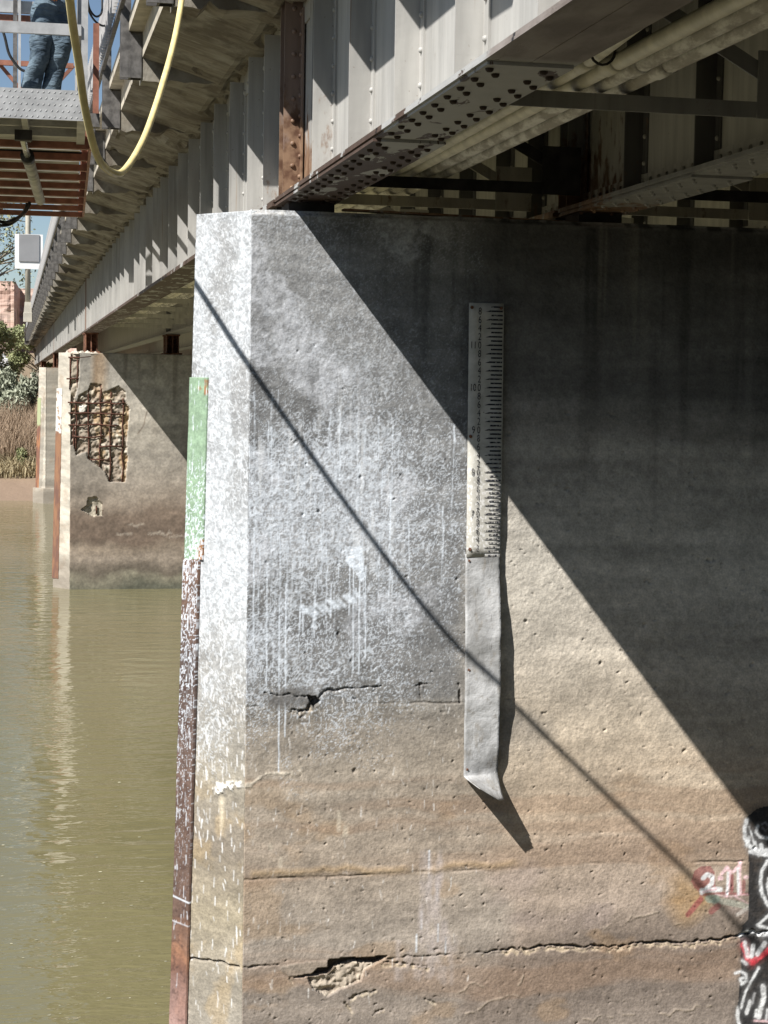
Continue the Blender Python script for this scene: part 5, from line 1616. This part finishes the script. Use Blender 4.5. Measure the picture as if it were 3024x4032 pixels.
def bush(name, label, x, y, w_, h, n, size, mat, seed, cat='bush', group='bushes on the far bank', tall=1.6):
    r_ = np.random.default_rng(seed); z0 = gz_(x, y)
    root = empty(name, (x, y, z0)); tag(root, label, cat, group)
    st = MB(); blobs = []
    for k in range(9):
        a = r_.uniform(0, 6.28); rr = w_ * r_.uniform(.1, .75); zz_ = h * r_.uniform(.35, .8)
        e = Vector((math.cos(a) * rr, math.sin(a) * rr, zz_)); st.tube([(0, 0, -.2), e * .5, e], [.05, .03, .01], 5)
        blobs.append((e.x, e.y, e.z, w_ * .42, w_ * .42, h * .26))
    st.build('stems', M['bark'], root); leaf_cloud('foliage', blobs, n, size, mat, root, seed + 1, tall)
    return root
bush('sage_bush', 'big grey-green sage bush in front of the farthest pier', 0.1, 95.5, 1.3, 3.2, 6500, .085, M['sage'], 801)
bush('sage_bush', 'smaller grey sage bush right beside the third pier', 0.95, 97.0, .6, 2.6, 2200, .07, M['sage'], 805)
bush('sage_bush', 'pale sage bush at the left picture edge', -1.6, 97.0, 1.3, 2.6, 4200, .085, M['sage'], 809)
bush('green_bush', 'low fresh green bush poking out of the dry red reeds', .45, 90.0, .38, 1.15, 900, .06, M['leaf_green'], 813)
for k, (x, y, mt, lb) in enumerate(((-5, 96, 'sage', 'sage bush on the far bank, third from the bridge'), (-9, 97, 'sage', 'sage bush on the far bank, fourth from the bridge'), (-14, 95.5, 'leaf_green', 'green bush on the far bank, farthest from the bridge'))):
    bush('sage_bush' if mt == 'sage' else 'green_bush', lb, x, y, 1.5, 2.4, 2200, .12, M[mt], 830 + 5 * k)

def blades(name, label, cat, x0, x1, y0, y1, n, h0, h1, lean, w_, mat, seed):
    r_ = np.random.default_rng(seed)
    x = r_.uniform(x0, x1, n); y = r_.uniform(y0, y1, n)
    z = far_z(x[None], y[None])[0] - .1
    h = r_.uniform(h0, h1, n); lx = r_.normal(0, lean, n) * h; ly = r_.normal(0, lean, n) * h
    ww = w_ * (0.6 + .8 * r_.random(n)); a = r_.uniform(0, 3.14, n)
    dx, dy = np.cos(a) * ww, np.sin(a) * ww
    v = np.stack([np.stack([x - dx, y - dy, z], -1), np.stack([x + dx, y + dy, z], -1), np.stack([x + lx * .4 + dx * .8, y + ly * .4 + dy * .8, z + h * .6], -1), np.stack([x + lx, y + ly, z + h], -1), np.stack([x + lx * .4 - dx * .8, y + ly * .4 - dy * .8, z + h * .6], -1)], 1).reshape(-1, 3)
    m = MB(); m.v = v.tolist(); m.f = [f_ for i in range(n) for f_ in ((5 * i, 5 * i + 1, 5 * i + 2, 5 * i + 4), (5 * i + 4, 5 * i + 2, 5 * i + 3))]
    o = m.build(name, mat); tag(o, label, cat, kind='stuff')
    return o
blades('dry_reeds', 'dry red-brown reeds standing thick along the far bank', 'reeds', -22, 4.5, 90.2, 94.5, 26000, 1.0, 2.3, .27, .014, M['reed'], 851)
blades('dead_grass', 'pale dead grass slumped over the top of the mud bank', 'grass', -22, 4.5, 88.6, 90.6, 9000, .4, 1.1, .42, .025, M['straw'], 853)

# white truck parked behind the bushes
tk = empty('parked_truck', (-0.85, 116.5, gz_(-0.85, 116.5)), math.radians(14))
tag(tk, 'white truck parked behind the bushes at the far end of the bridge', 'truck')
MB().box(-.95, .95, 1.7, 5.4, .75, 2.35).build('cargo_box', M['truck_white'], tk, bevel=.04)
cb_ = MB(); taper(cb_, -.92, .92, .0, 1.65, .55, 1.15, 1.0); taper(cb_, -.90, .90, .45, 1.65, 1.151, 2.05, .88)
cab = cb_.build('cab', M['truck_white'], tk, bevel=.05)
MB().add([(-.78, .47, 1.22), (.78, .47, 1.22), (.72, .56, 1.90), (-.72, .56, 1.90)], [(0, 1, 2, 3)]).build('windscreen', M['glass'], tk)
for x in (-.86, .70):
    for y in (.75, 4.3):
        MB().tube([(x, y, .38), (x + .2, y, .38)], .38, 16).build('wheel', M['black_rubber'], tk, smooth=True)
for x in (-.70, .50):
    MB().box(x, x + .22, -.02, .0, .78, .95).build('headlight', M['alu'], tk)
